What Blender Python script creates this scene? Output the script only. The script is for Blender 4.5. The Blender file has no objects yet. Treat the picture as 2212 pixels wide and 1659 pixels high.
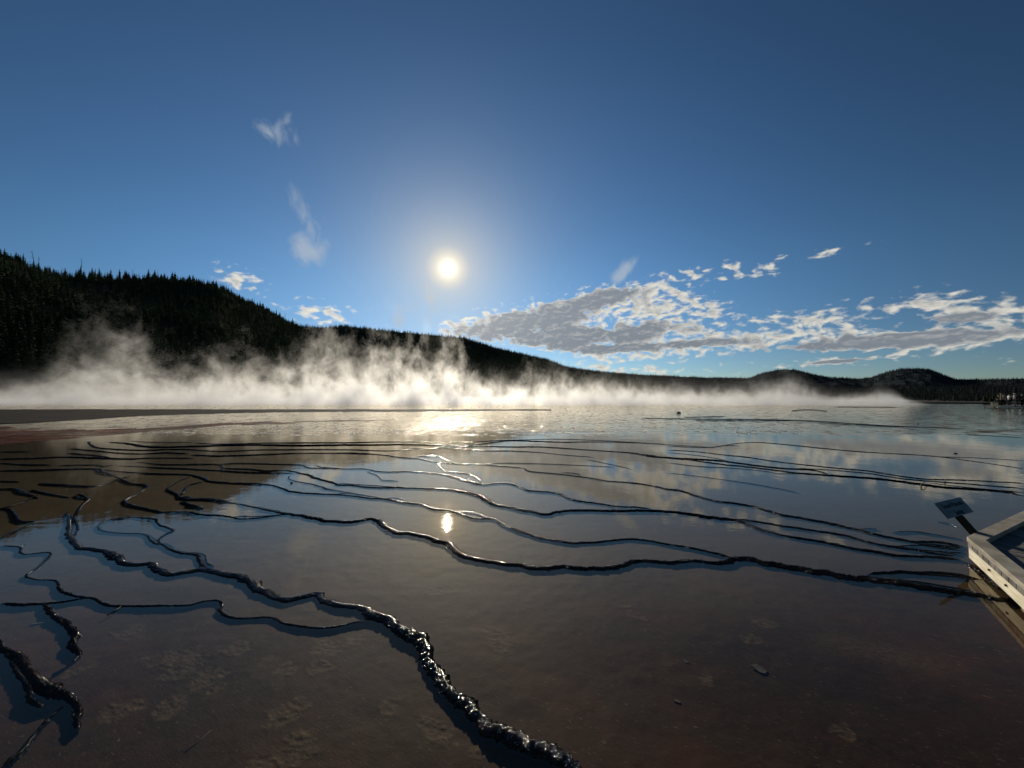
import bpy, bmesh, math, random
import numpy as np
from mathutils import Vector, Matrix

C = bpy.context.scene.collection
S = bpy.context.scene
R = math.radians

# ------------------------------------------------------------------ camera
F, CX, CY, EYE = 833.0, 1106.0, 829.5, 1.95      # measured on the photograph at 2212 px width
PITCH = math.atan((852.0 - CY) / F)
cam_d = bpy.data.cameras.new('camera'); cam = bpy.data.objects.new('camera', cam_d); C.objects.link(cam)
cam_d.sensor_width = 36.0; cam_d.lens = 36.0 * F / 2212.0
cam_d.clip_start = 0.05; cam_d.clip_end = 40000
cam.location = (0, 0, EYE); cam.rotation_euler = (R(90) + PITCH, 0, 0)
S.camera = cam

# ------------------------------------------------------------------ exposure
S.view_settings.view_transform = 'Standard'; S.view_settings.look = 'None'
S.view_settings.gamma = 1.0; S.view_settings.use_curve_mapping = False
S.view_settings.exposure = -0.15
S.render.engine = 'CYCLES'
S.cycles.max_bounces = 8; S.cycles.transparent_max_bounces = 12
S.cycles.volume_bounces = 0
S.cycles.volume_step_rate = 1.0; S.cycles.volume_max_steps = 160
S.cycles.sample_clamp_indirect = 6.0
S.cycles.use_denoising = True; S.cycles.denoising_input_passes = 'RGB_ALBEDO_NORMAL'; S.cycles.denoising_prefilter = 'ACCURATE'

# ------------------------------------------------------------------ sun
SUN_EL, SUN_AZ = R(17.99), R(-9.49)               # azimuth from +Y towards +X
SUN = Vector((math.sin(SUN_AZ) * math.cos(SUN_EL), math.cos(SUN_AZ) * math.cos(SUN_EL), math.sin(SUN_EL)))
sd = bpy.data.lights.new('sun', 'SUN'); sd.energy = 5.0; sd.angle = R(0.53); sd.color = (1.0, 0.90, 0.74)
so = bpy.data.objects.new('sun', sd); C.objects.link(so)
so.rotation_euler = SUN.to_track_quat('Z', 'Y').to_euler()


class G:
    """small helper to write node maths"""
    def __init__(s, tree):
        s.t = tree; s.n = tree.nodes; s.l = tree.links
    def new(s, typ, **kw):
        n = s.n.new(typ)
        for k, v in kw.items(): setattr(n, k, v)
        return n
    def set(s, sock, v):
        if v is None: return
        if isinstance(v, bpy.types.NodeSocket): s.l.new(v, sock)
        else: sock.default_value = v
    def m(s, op, a, b=None, c=None, clamp=False):
        n = s.new('ShaderNodeMath', operation=op, use_clamp=clamp)
        s.set(n.inputs[0], a); s.set(n.inputs[1], b); s.set(n.inputs[2], c)
        return n.outputs[0]
    def v(s, op, a, b=None):
        n = s.new('ShaderNodeVectorMath', operation=op)
        s.set(n.inputs[0], a); s.set(n.inputs[1], b)
        return n.outputs['Value'] if op in ('DOT_PRODUCT', 'LENGTH', 'DISTANCE') else n.outputs[0]
    def vs(s, a, k):
        n = s.new('ShaderNodeVectorMath', operation='SCALE')
        s.set(n.inputs[0], a); s.set(n.inputs['Scale'], k); return n.outputs[0]
    def xyz(s, a):
        n = s.new('ShaderNodeSeparateXYZ'); s.set(n.inputs[0], a); return n.outputs
    def comb(s, x, y, z):
        n = s.new('ShaderNodeCombineXYZ')
        for i, q in enumerate((x, y, z)): s.set(n.inputs[i], q)
        return n.outputs[0]
    def noise(s, vec, scale, detail=4, rough=0.55, dist=0.0, out='Fac'):
        n = s.new('ShaderNodeTexNoise')
        s.set(n.inputs['Vector'], vec); n.inputs['Scale'].default_value = scale
        n.inputs['Detail'].default_value = detail; n.inputs['Roughness'].default_value = rough
        n.inputs['Distortion'].default_value = dist
        return n.outputs[out]
    def rng(s, v, a, b, c=0.0, d=1.0, smooth=True):
        n = s.new('ShaderNodeMapRange', interpolation_type='SMOOTHSTEP' if smooth else 'LINEAR')
        s.set(n.inputs[0], v)
        for i, q in enumerate((a, b, c, d)): n.inputs[i + 1].default_value = q
        return n.outputs[0]
    def mix(s, f, a, b):
        n = s.new('ShaderNodeMix', data_type='RGBA')
        s.set(n.inputs[0], f); s.set(n.inputs[6], a); s.set(n.inputs[7], b)
        return n.outputs[2]
    def curve(s, v, pts, lo, hi):
        """piecewise curve: pts = [(x, y)] in real units; x over the pts' range, y in lo..hi"""
        x0, x1 = pts[0][0], pts[-1][0]
        t = s.rng(v, x0, x1, 0, 1, smooth=False)
        n = s.new('ShaderNodeFloatCurve'); s.set(n.inputs['Value'], t)
        c = n.mapping.curves[0]
        P = [((x - x0) / (x1 - x0), (y - lo) / (hi - lo)) for x, y in pts]
        c.points[0].location = P[0]; c.points[1].location = P[-1]
        for p in P[1:-1]: c.points.new(*p)
        for p in c.points: p.handle_type = 'AUTO_CLAMPED'
        n.mapping.update()
        return s.m('MULTIPLY_ADD', n.outputs[0], hi - lo, lo)


def az_of(px): return math.atan((px - CX) / F)
def el_of(px, py): return math.atan((852.0 - py) / math.hypot(F, px - CX))

# ------------------------------------------------------------------ world: clear sky, sun, clouds
W = bpy.data.worlds.new('World'); S.world = W; W.use_nodes = True
g = G(W.node_tree); g.n.clear()
SKY_STRENGTH = 0.235
sky = g.new('ShaderNodeTexSky', sky_type='NISHITA', sun_disc=False)
sky.sun_elevation = SUN_EL; sky.sun_rotation = SUN_AZ
sky.altitude = 2200; sky.air_density = 1.0; sky.dust_density = 0.35; sky.ozone_density = 1.6
tc = g.new('ShaderNodeTexCoord'); dirv = tc.outputs['Generated']
dx, dy, dz = g.xyz(dirv)
az = g.m('ARCTAN2', dx, dy); el = g.m('ARCSINE', dz)
hz = g.rng(el, 0.0, 0.32, 0, 1)
dark = g.rng(g.m('MULTIPLY', g.m('ARCCOSINE', g.v('DOT_PRODUCT', dirv, tuple(SUN))), 57.2958), 15, 72, 1.0, 0.60)
gm = g.new('ShaderNodeGamma'); g.l.new(g.vs(sky.outputs[0], 0.3), gm.inputs[0]); gm.inputs[1].default_value = 1.34
skyc = g.vs(g.v('MULTIPLY', gm.outputs[0], g.mix(hz, (0.64, 0.73, 0.84, 1), (0.87, 1.12, 1.12, 1))), g.m('MULTIPLY', dark, SKY_STRENGTH))
ang = g.m('ARCCOSINE', g.v('DOT_PRODUCT', dirv, tuple(SUN)))
deg = g.m('MULTIPLY', ang, 57.2958)
def expf(k, s_): return g.m('MULTIPLY', g.m('EXPONENT', g.m('DIVIDE', deg, -s_)), k)
disc = g.m('MULTIPLY', g.rng(deg, 0.25, 1.0, 1, 0), 16.0)
halo = expf(3.2, 0.62)
core = g.vs((1.0, 0.88, 0.62), g.m('ADD', disc, halo))
far = g.vs((1.0, 0.97, 0.90), expf(0.03, 14.0))
glow = g.v('ADD', core, far)

# clouds: bands bounded by curves in azimuth / elevation, broken up by noise
def edge(pts):
    q = [(az_of(x), el_of(x, y)) for x, y in pts]
    return g.curve(az, q, 0.0, 0.5)
def band(up, low, soft):
    a = g.m('DIVIDE', g.m('SUBTRACT', edge(up), el), soft)
    b = g.m('DIVIDE', g.m('SUBTRACT', el, edge(low)), soft)
    x0, x1 = az_of(up[0][0]), az_of(up[-1][0])
    c = g.m('DIVIDE', g.m('MINIMUM', g.m('SUBTRACT', az, x0), g.m('SUBTRACT', x1, az)), 0.02)
    return g.m('MAXIMUM', g.m('MINIMUM', g.m('MINIMUM', g.m('MINIMUM', a, b), c), 1.0), -2.0)
b1 = band([(925, 722), (960, 702), (1020, 682), (1100, 664), (1180, 646), (1260, 628), (1340, 614), (1440, 600), (1480, 618), (1560, 650), (1700, 720)],
          [(925, 724), (980, 722), (1060, 735), (1150, 752), (1240, 770), (1340, 786), (1430, 780), (1480, 700), (1560, 690), (1700, 722)], 0.020)
b2 = band([(1300, 700), (1480, 690), (1540, 708), (1700, 706), (1800, 702), (1950, 706), (2100, 702), (2212, 706), (2400, 700)],
          [(1300, 775), (1420, 780), (1560, 762), (1700, 752), (1800, 762), (1950, 764), (2080, 752), (2212, 728), (2400, 724)], 0.017)
b3 = band([(1480, 700), (1560, 688), (1660, 684), (1760, 668), (1860, 650), (1960, 646), (2080, 640), (2150, 645), (2212, 640), (2400, 632)],
          [(1480, 700), (1560, 702), (1660, 700), (1760, 700), (1860, 688), (1960, 680), (2080, 700), (2150, 705), (2212, 700), (2400, 690)], 0.017)
def blob(px, py, rx, ry, rot=0.0):
    a0, e0 = az_of(px), el_of(px, py); rr = math.hypot(F, px - CX)
    ra, re = rx * F / rr ** 2, ry / rr
    u = g.m('SUBTRACT', az, a0); w = g.m('SUBTRACT', el, e0)
    c_, s_ = math.cos(R(rot)), math.sin(R(rot))
    u2 = g.m('DIVIDE', g.m('ADD', g.m('MULTIPLY', u, c_), g.m('MULTIPLY', w, s_)), ra)
    w2 = g.m('DIVIDE', g.m('SUBTRACT', g.m('MULTIPLY', w, c_), g.m('MULTIPLY', u, s_)), re)
    d = g.m('SQRT', g.m('ADD', g.m('MULTIPLY', u2, u2), g.m('MULTIPLY', w2, w2)))
    return g.m('MAXIMUM', g.m('SUBTRACT', 1.0, d), -2.0)
M = g.m('MAXIMUM', g.m('MAXIMUM', b1, b2), b3)
for a in [(520, 605, 42, 17, -8), (686, 674, 56, 19, 2), (1513, 602, 30, 12, 10), (1582, 575, 16, 8), (1568, 597, 12, 6), (1595, 594, 12, 6), (1668, 579, 28, 10, 8),
          (1780, 544, 20, 6, 8), (1806, 541, 20, 6, 14), (1880, 526, 20, 5, 4), (1690, 550, 18, 6), (1440, 664, 60, 20, 5), (1500, 640, 26, 9),
          (1830, 778, 130, 8, 3), (1300, 800, 150, 14, 0), (2190, 779, 20, 7), (1496, 588, 18, 8)]:
    M = g.m('MAXIMUM', M, blob(*a))
cv = g.comb(az, g.m('MULTIPLY', el, 1.9), 0.0)
warp = g.vs(g.v('SUBTRACT', g.noise(cv, 12, 3, out='Color'), (0.5, 0.5, 0.5)), 0.045)
cw = g.v('ADD', cv, warp)
def puffs(vec):
    return g.noise(vec, 42, 8, 0.49)
n1 = puffs(cw)
n2 = puffs(g.v('ADD', cw, (0.004, -0.010, 0)))
n0 = g.noise(cw, 10, 2, 0.5)
grey = -2.0
for a in [(1130, 700, 200, 34, 12), (1270, 655, 110, 22, 14), (1250, 728, 220, 26, 2), (1850, 744, 330, 19, 2), (1500, 742, 120, 10, 0), (2060, 690, 120, 14, 0), (1830, 779, 110, 6, 3), (1330, 752, 140, 12, 0)]:
    grey = g.m('MAXIMUM', grey, blob(*a))
grey = g.m('ADD', grey, g.m('ADD', g.m('MULTIPLY', g.m('SUBTRACT', n0, 0.5), 1.3), g.m('MULTIPLY', g.m('SUBTRACT', n1, 0.5), 0.7)))
gs = g.rng(grey, -0.25, 0.70, 0, 1)
den = g.m('ADD', g.m('MULTIPLY_ADD', M, 0.34, -0.03), g.m('MULTIPLY', g.m('SUBTRACT', n1, 0.5), 2.5))
den = g.m('ADD', den, g.m('MULTIPLY', g.m('SUBTRACT', n0, 0.5), 1.0))
den = g.m('ADD', den, g.m('MULTIPLY', gs, g.m('MULTIPLY', g.m('ADD', M, 0.5, clamp=True), 0.8)))
cover = g.m('MULTIPLY', g.rng(den, -0.08, 0.56, 0, 1), g.rng(M, -1.6, -0.9, 0, 1))
body = g.rng(den, 0.22, 0.80, 0, 0.55)
thick = g.m('ADD', g.m('MULTIPLY', gs, 0.74), body, clamp=True)
relief = g.m('MULTIPLY', g.m('SUBTRACT', n1, n2), g.m('MULTIPLY_ADD', gs, -0.9, 2.1))
litn = g.m('ADD', g.m('SUBTRACT', 1.0, thick), relief, clamp=True)
near = g.m('ADD', g.m('MULTIPLY', g.m('EXPONENT', g.m('DIVIDE', deg, -14.0)), 0.6), 0.80)
ccol = g.mix(litn, (0.275, 0.315, 0.37, 1), (0.95, 0.92, 0.82, 1))
ccol = g.vs(ccol, near)
base = g.mix(cover, g.v('ADD', skyc, (0, 0, 0)), ccol)
# thin drifting vapour high above the spring
Wm = blob(605, 292, 58, 30, -35)
for a in [(628, 285, 60, 18, -68), (665, 478, 80, 30, -66), (648, 520, 60, 36, -60), (870, 668, 80, 34, 20), (930, 655, 40, 50, 20), (1345, 590, 40, 20, 40), (572, 278, 40, 14, -20)]:
    Wm = g.m('MAXIMUM', Wm, blob(*a))
wv = g.comb(g.m('MULTIPLY', az, 1.4), el, 0.3)
wv = g.v('ADD', wv, g.vs(g.v('SUBTRACT', g.noise(wv, 7, 2, out='Color'), (0.5, 0.5, 0.5)), 0.14))
wn = g.noise(wv, 15, 5, 0.5)
wd = g.m('MULTIPLY', g.rng(g.m('ADD', g.m('MULTIPLY', Wm, 0.30), g.m('SUBTRACT', wn, 0.5)), 0.0, 0.38, 0, 1), 0.62)
base = g.mix(wd, base, (0.50, 0.56, 0.62, 1))
aur = g.m('MAXIMUM', g.m('MULTIPLY', g.rng(deg, 1.4, 5.4, 1, 0), 0.84), g.m('MULTIPLY', g.m('EXPONENT', g.m('DIVIDE', deg, -5.0)), 0.95), clamp=True)
base = g.mix(aur, base, (0.86, 0.79, 0.65, 1))
fin = g.v('ADD', base, glow)
bg = g.new('ShaderNodeBackground'); g.set(bg.inputs[0], fin); bg.inputs[1].default_value = 1.0
wo = g.new('ShaderNodeOutputWorld'); g.l.new(bg.outputs[0], wo.inputs[0])

# ------------------------------------------------------------------ helpers
def ray(px, py):
    a = ((px - CX) / F, 1.0, -(py - CY) / F)
    c, s = math.cos(PITCH), math.sin(PITCH)
    return np.array([a[0], c * a[1] - s * a[2], s * a[1] + c * a[2]])
def on_plane(px, py, z=0.0):
    d = ray(px, py); t = (z - EYE) / d[2]
    return np.array([d[0] * t, d[1] * t, z])
def at_depth(px, py, Y):
    d = ray(px, py); t = Y / d[1]
    return np.array([d[0] * t, Y, EYE + d[2] * t])

def _h(i, j, seed):
    with np.errstate(over='ignore'):
        a = (i.astype(np.int64) * 374761393 + j.astype(np.int64) * 668265263 + seed * 982451653) & 0xffffffff
        a = ((a ^ (a >> 13)) * 1274126177) & 0xffffffff
    return ((a ^ (a >> 16)) & 0xffff) / 65535.0
def vn(x, y, seed=0):
    x = np.asarray(x, float); y = np.asarray(y, float)
    i = np.floor(x); j = np.floor(y); u = x - i; v = y - j
    u = u * u * (3 - 2 * u); v = v * v * (3 - 2 * v); i = i.astype(int); j = j.astype(int)
    a = _h(i, j, seed); b = _h(i + 1, j, seed); c = _h(i, j + 1, seed); d = _h(i + 1, j + 1, seed)
    return (a * (1 - u) + b * u) * (1 - v) + (c * (1 - u) + d * u) * v - 0.5
def fbm(x, y, seed=0, octv=4, gain=0.5):
    s = 0; a = 1.0; f = 1.0
    for o in range(octv):
        s = s + a * vn(x * f + 13.7 * o, y * f - 7.1 * o, seed + o); a *= gain; f *= 2.03
    return s

def mesh_np(name, v, f, mat=None, parent=None, smooth=False, link=True):
    me = bpy.data.meshes.new(name)
    v = np.asarray(v, np.float32)
    if isinstance(f, np.ndarray):
        k = f.shape[1]; nf = f.shape[0]
        me.vertices.add(len(v)); me.vertices.foreach_set('co', v.ravel())
        me.loops.add(nf * k); me.loops.foreach_set('vertex_index', f.astype(np.int32).ravel())
        me.polygons.add(nf); me.polygons.foreach_set('loop_start', np.arange(0, nf * k, k, dtype=np.int32))
        me.update(calc_edges=True); me.validate()
    else:
        me.from_pydata([tuple(map(float, q)) for q in v], [], f); me.validate()
    if smooth: me.polygons.foreach_set('use_smooth', [True] * len(me.polygons))
    if mat: me.materials.append(mat)
    if not link: return me
    o = bpy.data.objects.new(name, me); C.objects.link(o)
    if parent: o.parent = parent
    return o
def grid_faces(n, m):
    a = np.arange((n - 1) * m).reshape(n - 1, m)[:, :-1].ravel()
    return np.stack([a, a + 1, a + m + 1, a + m], 1)
def tag(o, label=None, cat=None, group=None, kind=None):
    if label: o['label'] = label
    if cat: o['category'] = cat
    if group: o['group'] = group
    if kind: o['kind'] = kind
    return o
def empty(name, loc=(0, 0, 0), rz=0.0):
    o = bpy.data.objects.new(name, None); C.objects.link(o); o.location = loc; o.rotation_euler = (0, 0, rz); return o

def box_vf(c, ax, hs):
    """box: centre, three axis vectors, half sizes"""
    c = np.array(c, float); ax = [np.array(a, float) for a in ax]; v = []
    for sx in (-1, 1):
        for sy in (-1, 1):
            for sz in (-1, 1):
                v.append(c + ax[0] * sx * hs[0] + ax[1] * sy * hs[1] + ax[2] * sz * hs[2])
    return v, [(0, 1, 3, 2), (4, 6, 7, 5), (0, 4, 5, 1), (2, 3, 7, 6), (0, 2, 6, 4), (1, 5, 7, 3)]
def prism_vf(poly, z0, z1):
    n = len(poly)
    v = [(x, y, z0) for x, y in poly] + [(x, y, z1) for x, y in poly]
    f = [tuple(range(n))[::-1], tuple(range(n, 2 * n))] + [(i, (i + 1) % n, n + (i + 1) % n, n + i) for i in range(n)]
    return v, f
def tube_vf(pts, rad, k=8):
    pts = [np.array(p, float) for p in pts]; v = []; f = []
    for i, p in enumerate(pts):
        d = pts[min(i + 1, len(pts) - 1)] - pts[max(i - 1, 0)]; d /= np.linalg.norm(d) + 1e-9
        a = np.cross(d, (0.3, 0.9, 0.2)); a /= np.linalg.norm(a); b = np.cross(d, a)
        r = rad[i] if hasattr(rad, '__len__') else rad
        for j in range(k):
            t = 2 * math.pi * j / k; v.append(p + r * (a * math.cos(t) + b * math.sin(t)))
    for i in range(len(pts) - 1):
        for j in range(k):
            f.append((i * k + j, i * k + (j + 1) % k, (i + 1) * k + (j + 1) % k, (i + 1) * k + j))
    f.append(tuple(range(k))[::-1]); f.append(tuple(range((len(pts) - 1) * k, len(pts) * k)))
    return v, f
class MB:
    def __init__(s): s.v = []; s.f = []
    def add(s, vf):
        o = len(s.v); s.v += list(vf[0]); s.f += [tuple(i + o for i in q) for q in vf[1]]; return s
    def build(s, name, mat, parent=None, bevel=0.0, smooth=False):
        o = mesh_np(name, s.v, s.f, mat, parent, smooth)
        if bevel:
            b = o.modifiers.new('bevel', 'BEVEL'); b.width = bevel; b.segments = 2; b.limit_method = 'ANGLE'
        return o

def mat(name):
    m = bpy.data.materials.new(name); m.use_nodes = True
    gg = G(m.node_tree); gg.n.clear()
    out = gg.new('ShaderNodeOutputMaterial'); return m, gg, out
def pbr(name, color, rough=0.8, spec=0.3, var=0.0, scale=5.0, bump=0.0, bscale=40.0, bdist=0.01, stretch=None, color2=None, obj=True):
    m, gg, out = mat(name)
    p = gg.new('ShaderNodeBsdfPrincipled'); gg.l.new(p.outputs[0], out.inputs[0])
    t = gg.new('ShaderNodeTexCoord'); vec = t.outputs['Object'] if obj else gg.new('ShaderNodeNewGeometry').outputs['Position']
    if stretch: vec = gg.v('MULTIPLY', vec, stretch)
    c1 = tuple(color) + (1,)
    if var or color2:
        c2 = tuple(color2) + (1,) if color2 else tuple(max(0, c * (1 - var)) for c in color) + (1,)
        n = gg.rng(gg.noise(vec, scale, 6, 0.6), 0.35, 0.65, 0, 1)
        gg.set(p.inputs['Base Color'], gg.mix(n, c2, c1))
    else: p.inputs['Base Color'].default_value = c1
    p.inputs['Roughness'].default_value = rough; p.inputs['Specular IOR Level'].default_value = spec
    if bump:
        b = gg.new('ShaderNodeBump'); b.inputs['Strength'].default_value = bump; b.inputs['Distance'].default_value = bdist
        gg.set(b.inputs['Height'], gg.noise(vec, bscale, 5, 0.6)); gg.l.new(b.outputs[0], p.inputs['Normal'])
    return m

# ------------------------------------------------------------------ materials of the spring
def bed_material():
    m, gg, out = mat('bacterial_mat_bed')
    p = gg.new('ShaderNodeBsdfPrincipled'); gg.l.new(p.outputs[0], out.inputs[0])
    pos = gg.new('ShaderNodeNewGeometry').outputs['Position']
    at = gg.new('ShaderNodeAttribute', attribute_name='patch').outputs['Fac']
    st = gg.new('ShaderNodeVectorMath', operation='MULTIPLY'); rot = gg.new('ShaderNodeVectorRotate', rotation_type='Z_AXIS')
    gg.set(rot.inputs['Vector'], pos); rot.inputs['Angle'].default_value = R(28)
    pv = gg.v('MULTIPLY', rot.outputs[0], (0.55, 1.6, 1))
    big = gg.rng(gg.noise(pos, 0.55, 5, 0.6), 0.36, 0.64)
    mid = gg.rng(gg.noise(pv, 2.3, 7, 0.65), 0.35, 0.66)
    fine = gg.noise(pv, 38, 6, 0.7)
    c = gg.mix(big, (0.018, 0.012, 0.008, 1), (0.110, 0.058, 0.026, 1))
    c = gg.mix(mid, c, (0.040, 0.037, 0.020, 1))
    red = gg.rng(gg.noise(gg.v('ADD', pv, (7, 3, 0)), 1.1, 5, 0.6), 0.56, 0.70)
    c = gg.mix(gg.m('MULTIPLY', red, 0.6), c, (0.085, 0.028, 0.014, 1))
    c = gg.mix(gg.rng(fine, 0.30, 0.75, 0, 0.55), c, (0.10, 0.080, 0.055, 1))
    fl = gg.rng(gg.noise(gg.v('MULTIPLY', rot.outputs[0], (0.4, 1.7, 1)), 48, 3, 0.6), 0.64, 0.71, 0, 1)
    bx, by, bz = gg.xyz(pos)
    wob = gg.m('MULTIPLY', gg.m('SUBTRACT', gg.noise(pos, 0.6, 4, 0.6), 0.5), 3.0)
    zone = gg.rng(gg.m('ADD', by, wob), 2.6, 5.2)                              # bed tone turns paler further from the camera
    c = gg.vs(gg.v('MULTIPLY', c, (1.45, 0.78, 0.26)), 0.38)
    c = gg.mix(gg.m('MULTIPLY', zone, 0.70), c, gg.vs(gg.mix(fine, (0.060, 0.039, 0.018, 1), (0.180, 0.118, 0.050, 1)), 1.1))
    hill_refl = gg.m('MULTIPLY', gg.rng(gg.m('ADD', by, wob), 4.4, 6.0), gg.rng(gg.m('ADD', bx, gg.m('MULTIPLY', by, 0.42)), 0.6, -0.8))   # amber mat, with the hill's reflection put into the bed colour
    c = gg.mix(gg.m('MULTIPLY', hill_refl, 0.85), c, gg.mix(mid, (0.058, 0.034, 0.010, 1), (0.034, 0.022, 0.008, 1)))
    c = gg.mix(gg.m('MULTIPLY', at, gg.rng(fine, 0.40, 0.62, 0.15, 0.8)), c, (0.120, 0.082, 0.042, 1))
    c = gg.mix(gg.m('MULTIPLY', fl, 0.55), c, (0.20, 0.16, 0.12, 1))
    gg.set(p.inputs['Base Color'], c); p.inputs['Roughness'].default_value = 0.75; p.inputs['Specular IOR Level'].default_value = 0.1
    b = gg.new('ShaderNodeBump'); b.inputs['Strength'].default_value = 0.5; b.inputs['Distance'].default_value = 0.004
    gg.set(b.inputs['Height'], gg.noise(pv, 60, 6, 0.7)); gg.l.new(b.outputs[0], p.inputs['Normal'])
    return m

def water_material():
    m, gg, out = mat('spring_water')
    pos = gg.new('ShaderNodeNewGeometry').outputs['Position']
    x, y, z = gg.xyz(pos)
    # the run-off is glassy on the near terraces and ruffled on the open flow further out
    ruffle = gg.m('MULTIPLY', gg.rng(y, 17.5, 21.0), gg.rng(gg.noise(gg.v('MULTIPLY', pos, (0.25, 1.0, 1)), 0.22, 4, 0.6), 0.36, 0.60, 0.25, 1))
    far = gg.rng(y, 19.0, 29.0)
    rip = gg.m('ADD', gg.m('MULTIPLY', gg.noise(gg.v('MULTIPLY', pos, (1.0, 1.6, 1)), 7.0, 3, 0.5), 0.0007),
               gg.m('MULTIPLY', gg.noise(pos, 1.1, 2, 0.5), 0.003))
    cap = gg.m('MULTIPLY', gg.noise(gg.v('MULTIPLY', pos, (1.0, 0.55, 1)), 3.0, 3, 0.60), gg.m('MULTIPLY', gg.m('ADD', gg.m('MULTIPLY', ruffle, 0.10), gg.m('MULTIPLY', far, 0.02)), 1.0))
    fac_ = gg.rng(gg.noise(gg.v('MULTIPLY', pos, (1.0, 0.45, 1)), 2.1, 2, 0.5), 0.56, 0.70)
    wav = gg.noise(gg.v('MULTIPLY', pos, (1.0, 0.5, 1)), 4.5, 3, 0.6)
    cap = gg.m('ADD', gg.m('MULTIPLY', cap, 0.25), gg.m('MULTIPLY', gg.m('MULTIPLY', wav, fac_), gg.m('MULTIPLY', gg.m('MULTIPLY_ADD', far, 0.35, ruffle, clamp=True), 0.20)))
    h = gg.m('ADD', rip, cap)
    b = gg.new('ShaderNodeBump'); b.inputs['Strength'].default_value = 1.0; b.inputs['Distance'].default_value = 1.0
    gg.set(b.inputs['Height'], h)
    fr = gg.new('ShaderNodeFresnel'); bf = gg.new('ShaderNodeNewGeometry').outputs['Backfacing']
    gg.set(fr.inputs['IOR'], gg.m('MULTIPLY_ADD', bf, 1 / 1.33 - 1.33, 1.33)); gg.l.new(b.outputs[0], fr.inputs['Normal'])
    gl = gg.new('ShaderNodeBsdfGlossy'); gl.inputs['Color'].default_value = (1, 0.94, 0.82, 1)
    pat = gg.rng(gg.noise(gg.v('MULTIPLY', pos, (5.0, 0.9, 1)), 1.0, 4, 0.65), 0.53, 0.64)
    gg.set(gl.inputs['Roughness'], gg.m('MULTIPLY_ADD', gg.m('MULTIPLY', pat, gg.m('MAXIMUM', ruffle, gg.m('MULTIPLY', far, 0.6))), 0.17, 0.012)); gg.l.new(b.outputs[0], gl.inputs['Normal'])
    tr = gg.new('ShaderNodeBsdfTransparent'); tr.inputs[0].default_value = (0.90, 0.88, 0.82, 1)
    mx = gg.new('ShaderNodeMixShader'); gg.l.new(fr.outputs[0], mx.inputs[0]); gg.l.new(tr.outputs[0], mx.inputs[1]); gg.l.new(gl.outputs[0], mx.inputs[2])
    gg.l.new(mx.outputs[0], out.inputs[0])
    return m

def rim_material():
    m, gg, out = mat('wet_sinter_crust')
    p = gg.new('ShaderNodeBsdfDiffuse'); gl = gg.new('ShaderNodeBsdfGlossy'); gl.inputs['Roughness'].default_value = 0.11
    mx = gg.new('ShaderNodeMixShader'); mx.inputs[0].default_value = 0.04
    gg.l.new(p.outputs[0], mx.inputs[1]); gg.l.new(gl.outputs[0], mx.inputs[2]); gg.l.new(mx.outputs[0], out.inputs[0])
    pos = gg.new('ShaderNodeNewGeometry').outputs['Position']
    n = gg.noise(pos, 55, 5, 0.65)
    gg.set(p.inputs['Color'], gg.mix(gg.rng(n, 0.4, 0.65), (0.004, 0.003, 0.0026, 1), (0.012, 0.006, 0.004, 1)))
    vo = gg.new('ShaderNodeTexVoronoi'); vo.inputs['Scale'].default_value = 62; vo.feature = 'SMOOTH_F1'; vo.inputs['Smoothness'].default_value = 0.3; gg.set(vo.inputs['Vector'], pos)
    b = gg.new('ShaderNodeBump'); b.inputs['Strength'].default_value = 1.0; b.inputs['Distance'].default_value = 0.012
    gg.set(b.inputs['Height'], gg.m('SUBTRACT', n, gg.m('MULTIPLY', vo.outputs['Distance'], 0.9)))
    gg.l.new(b.outputs[0], p.inputs['Normal']); gg.l.new(b.outputs[0], gl.inputs['Normal'])
    return m
def grain_material():
    m, gg, out = mat('glint_grain')  # glossy material for the domes added as sun glints
    p = gg.new('ShaderNodeBsdfDiffuse'); p.inputs['Color'].default_value = (0.008, 0.005, 0.004, 1)
    gl = gg.new('ShaderNodeBsdfGlossy'); gl.inputs['Roughness'].default_value = 0.13; gl.inputs['Color'].default_value = (1, 0.97, 0.92, 1)
    mx = gg.new('ShaderNodeMixShader'); mx.inputs[0].default_value = 0.32
    gg.l.new(p.outputs[0], mx.inputs[1]); gg.l.new(gl.outputs[0], mx.inputs[2]); gg.l.new(mx.outputs[0], out.inputs[0]); return m
M_GRAIN = grain_material(); M_GLINT = grain_material()
[n for n in M_GLINT.node_tree.nodes if n.type == 'MIX_SHADER'][0].inputs[0].default_value = 0.6
M_BED, M_WATER, M_RIM = bed_material(), water_material(), rim_material()

# ------------------------------------------------------------------ ground, bed and water
# zoom regions used while tracing the photograph: origin (full px) and scale
ZR = {'A': (0, 1600, 1.70154), 'B': (1200, 1600, 1.70154), 'C': (2500, 1600, 1.65075), 'D': (0, 2180, 1.70154),
      'E': (1200, 2180, 1.70154), 'F': (2500, 2180, 1.65075), 'G': (2400, 850, 1.5361), 'H': (0, 850, 1.70154), 'I': (1200, 850, 1.70154)}
K = 2212.0 / 3840.0
def zpt(r, x, y):
    ox, oy, s = ZR[r]; return (ox + x / s) * K, (oy + y / s) * K
def zw(r, w): return w / ZR[r][2] * K

mesh_np('ground', [(-9000, -400, -0.12), (9000, -400, -0.12), (9000, 14000, -0.12), (-9000, 14000, -0.12)], [(0, 1, 2, 3)], M_BED)
tag(bpy.data.objects['ground'], kind='structure')

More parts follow.
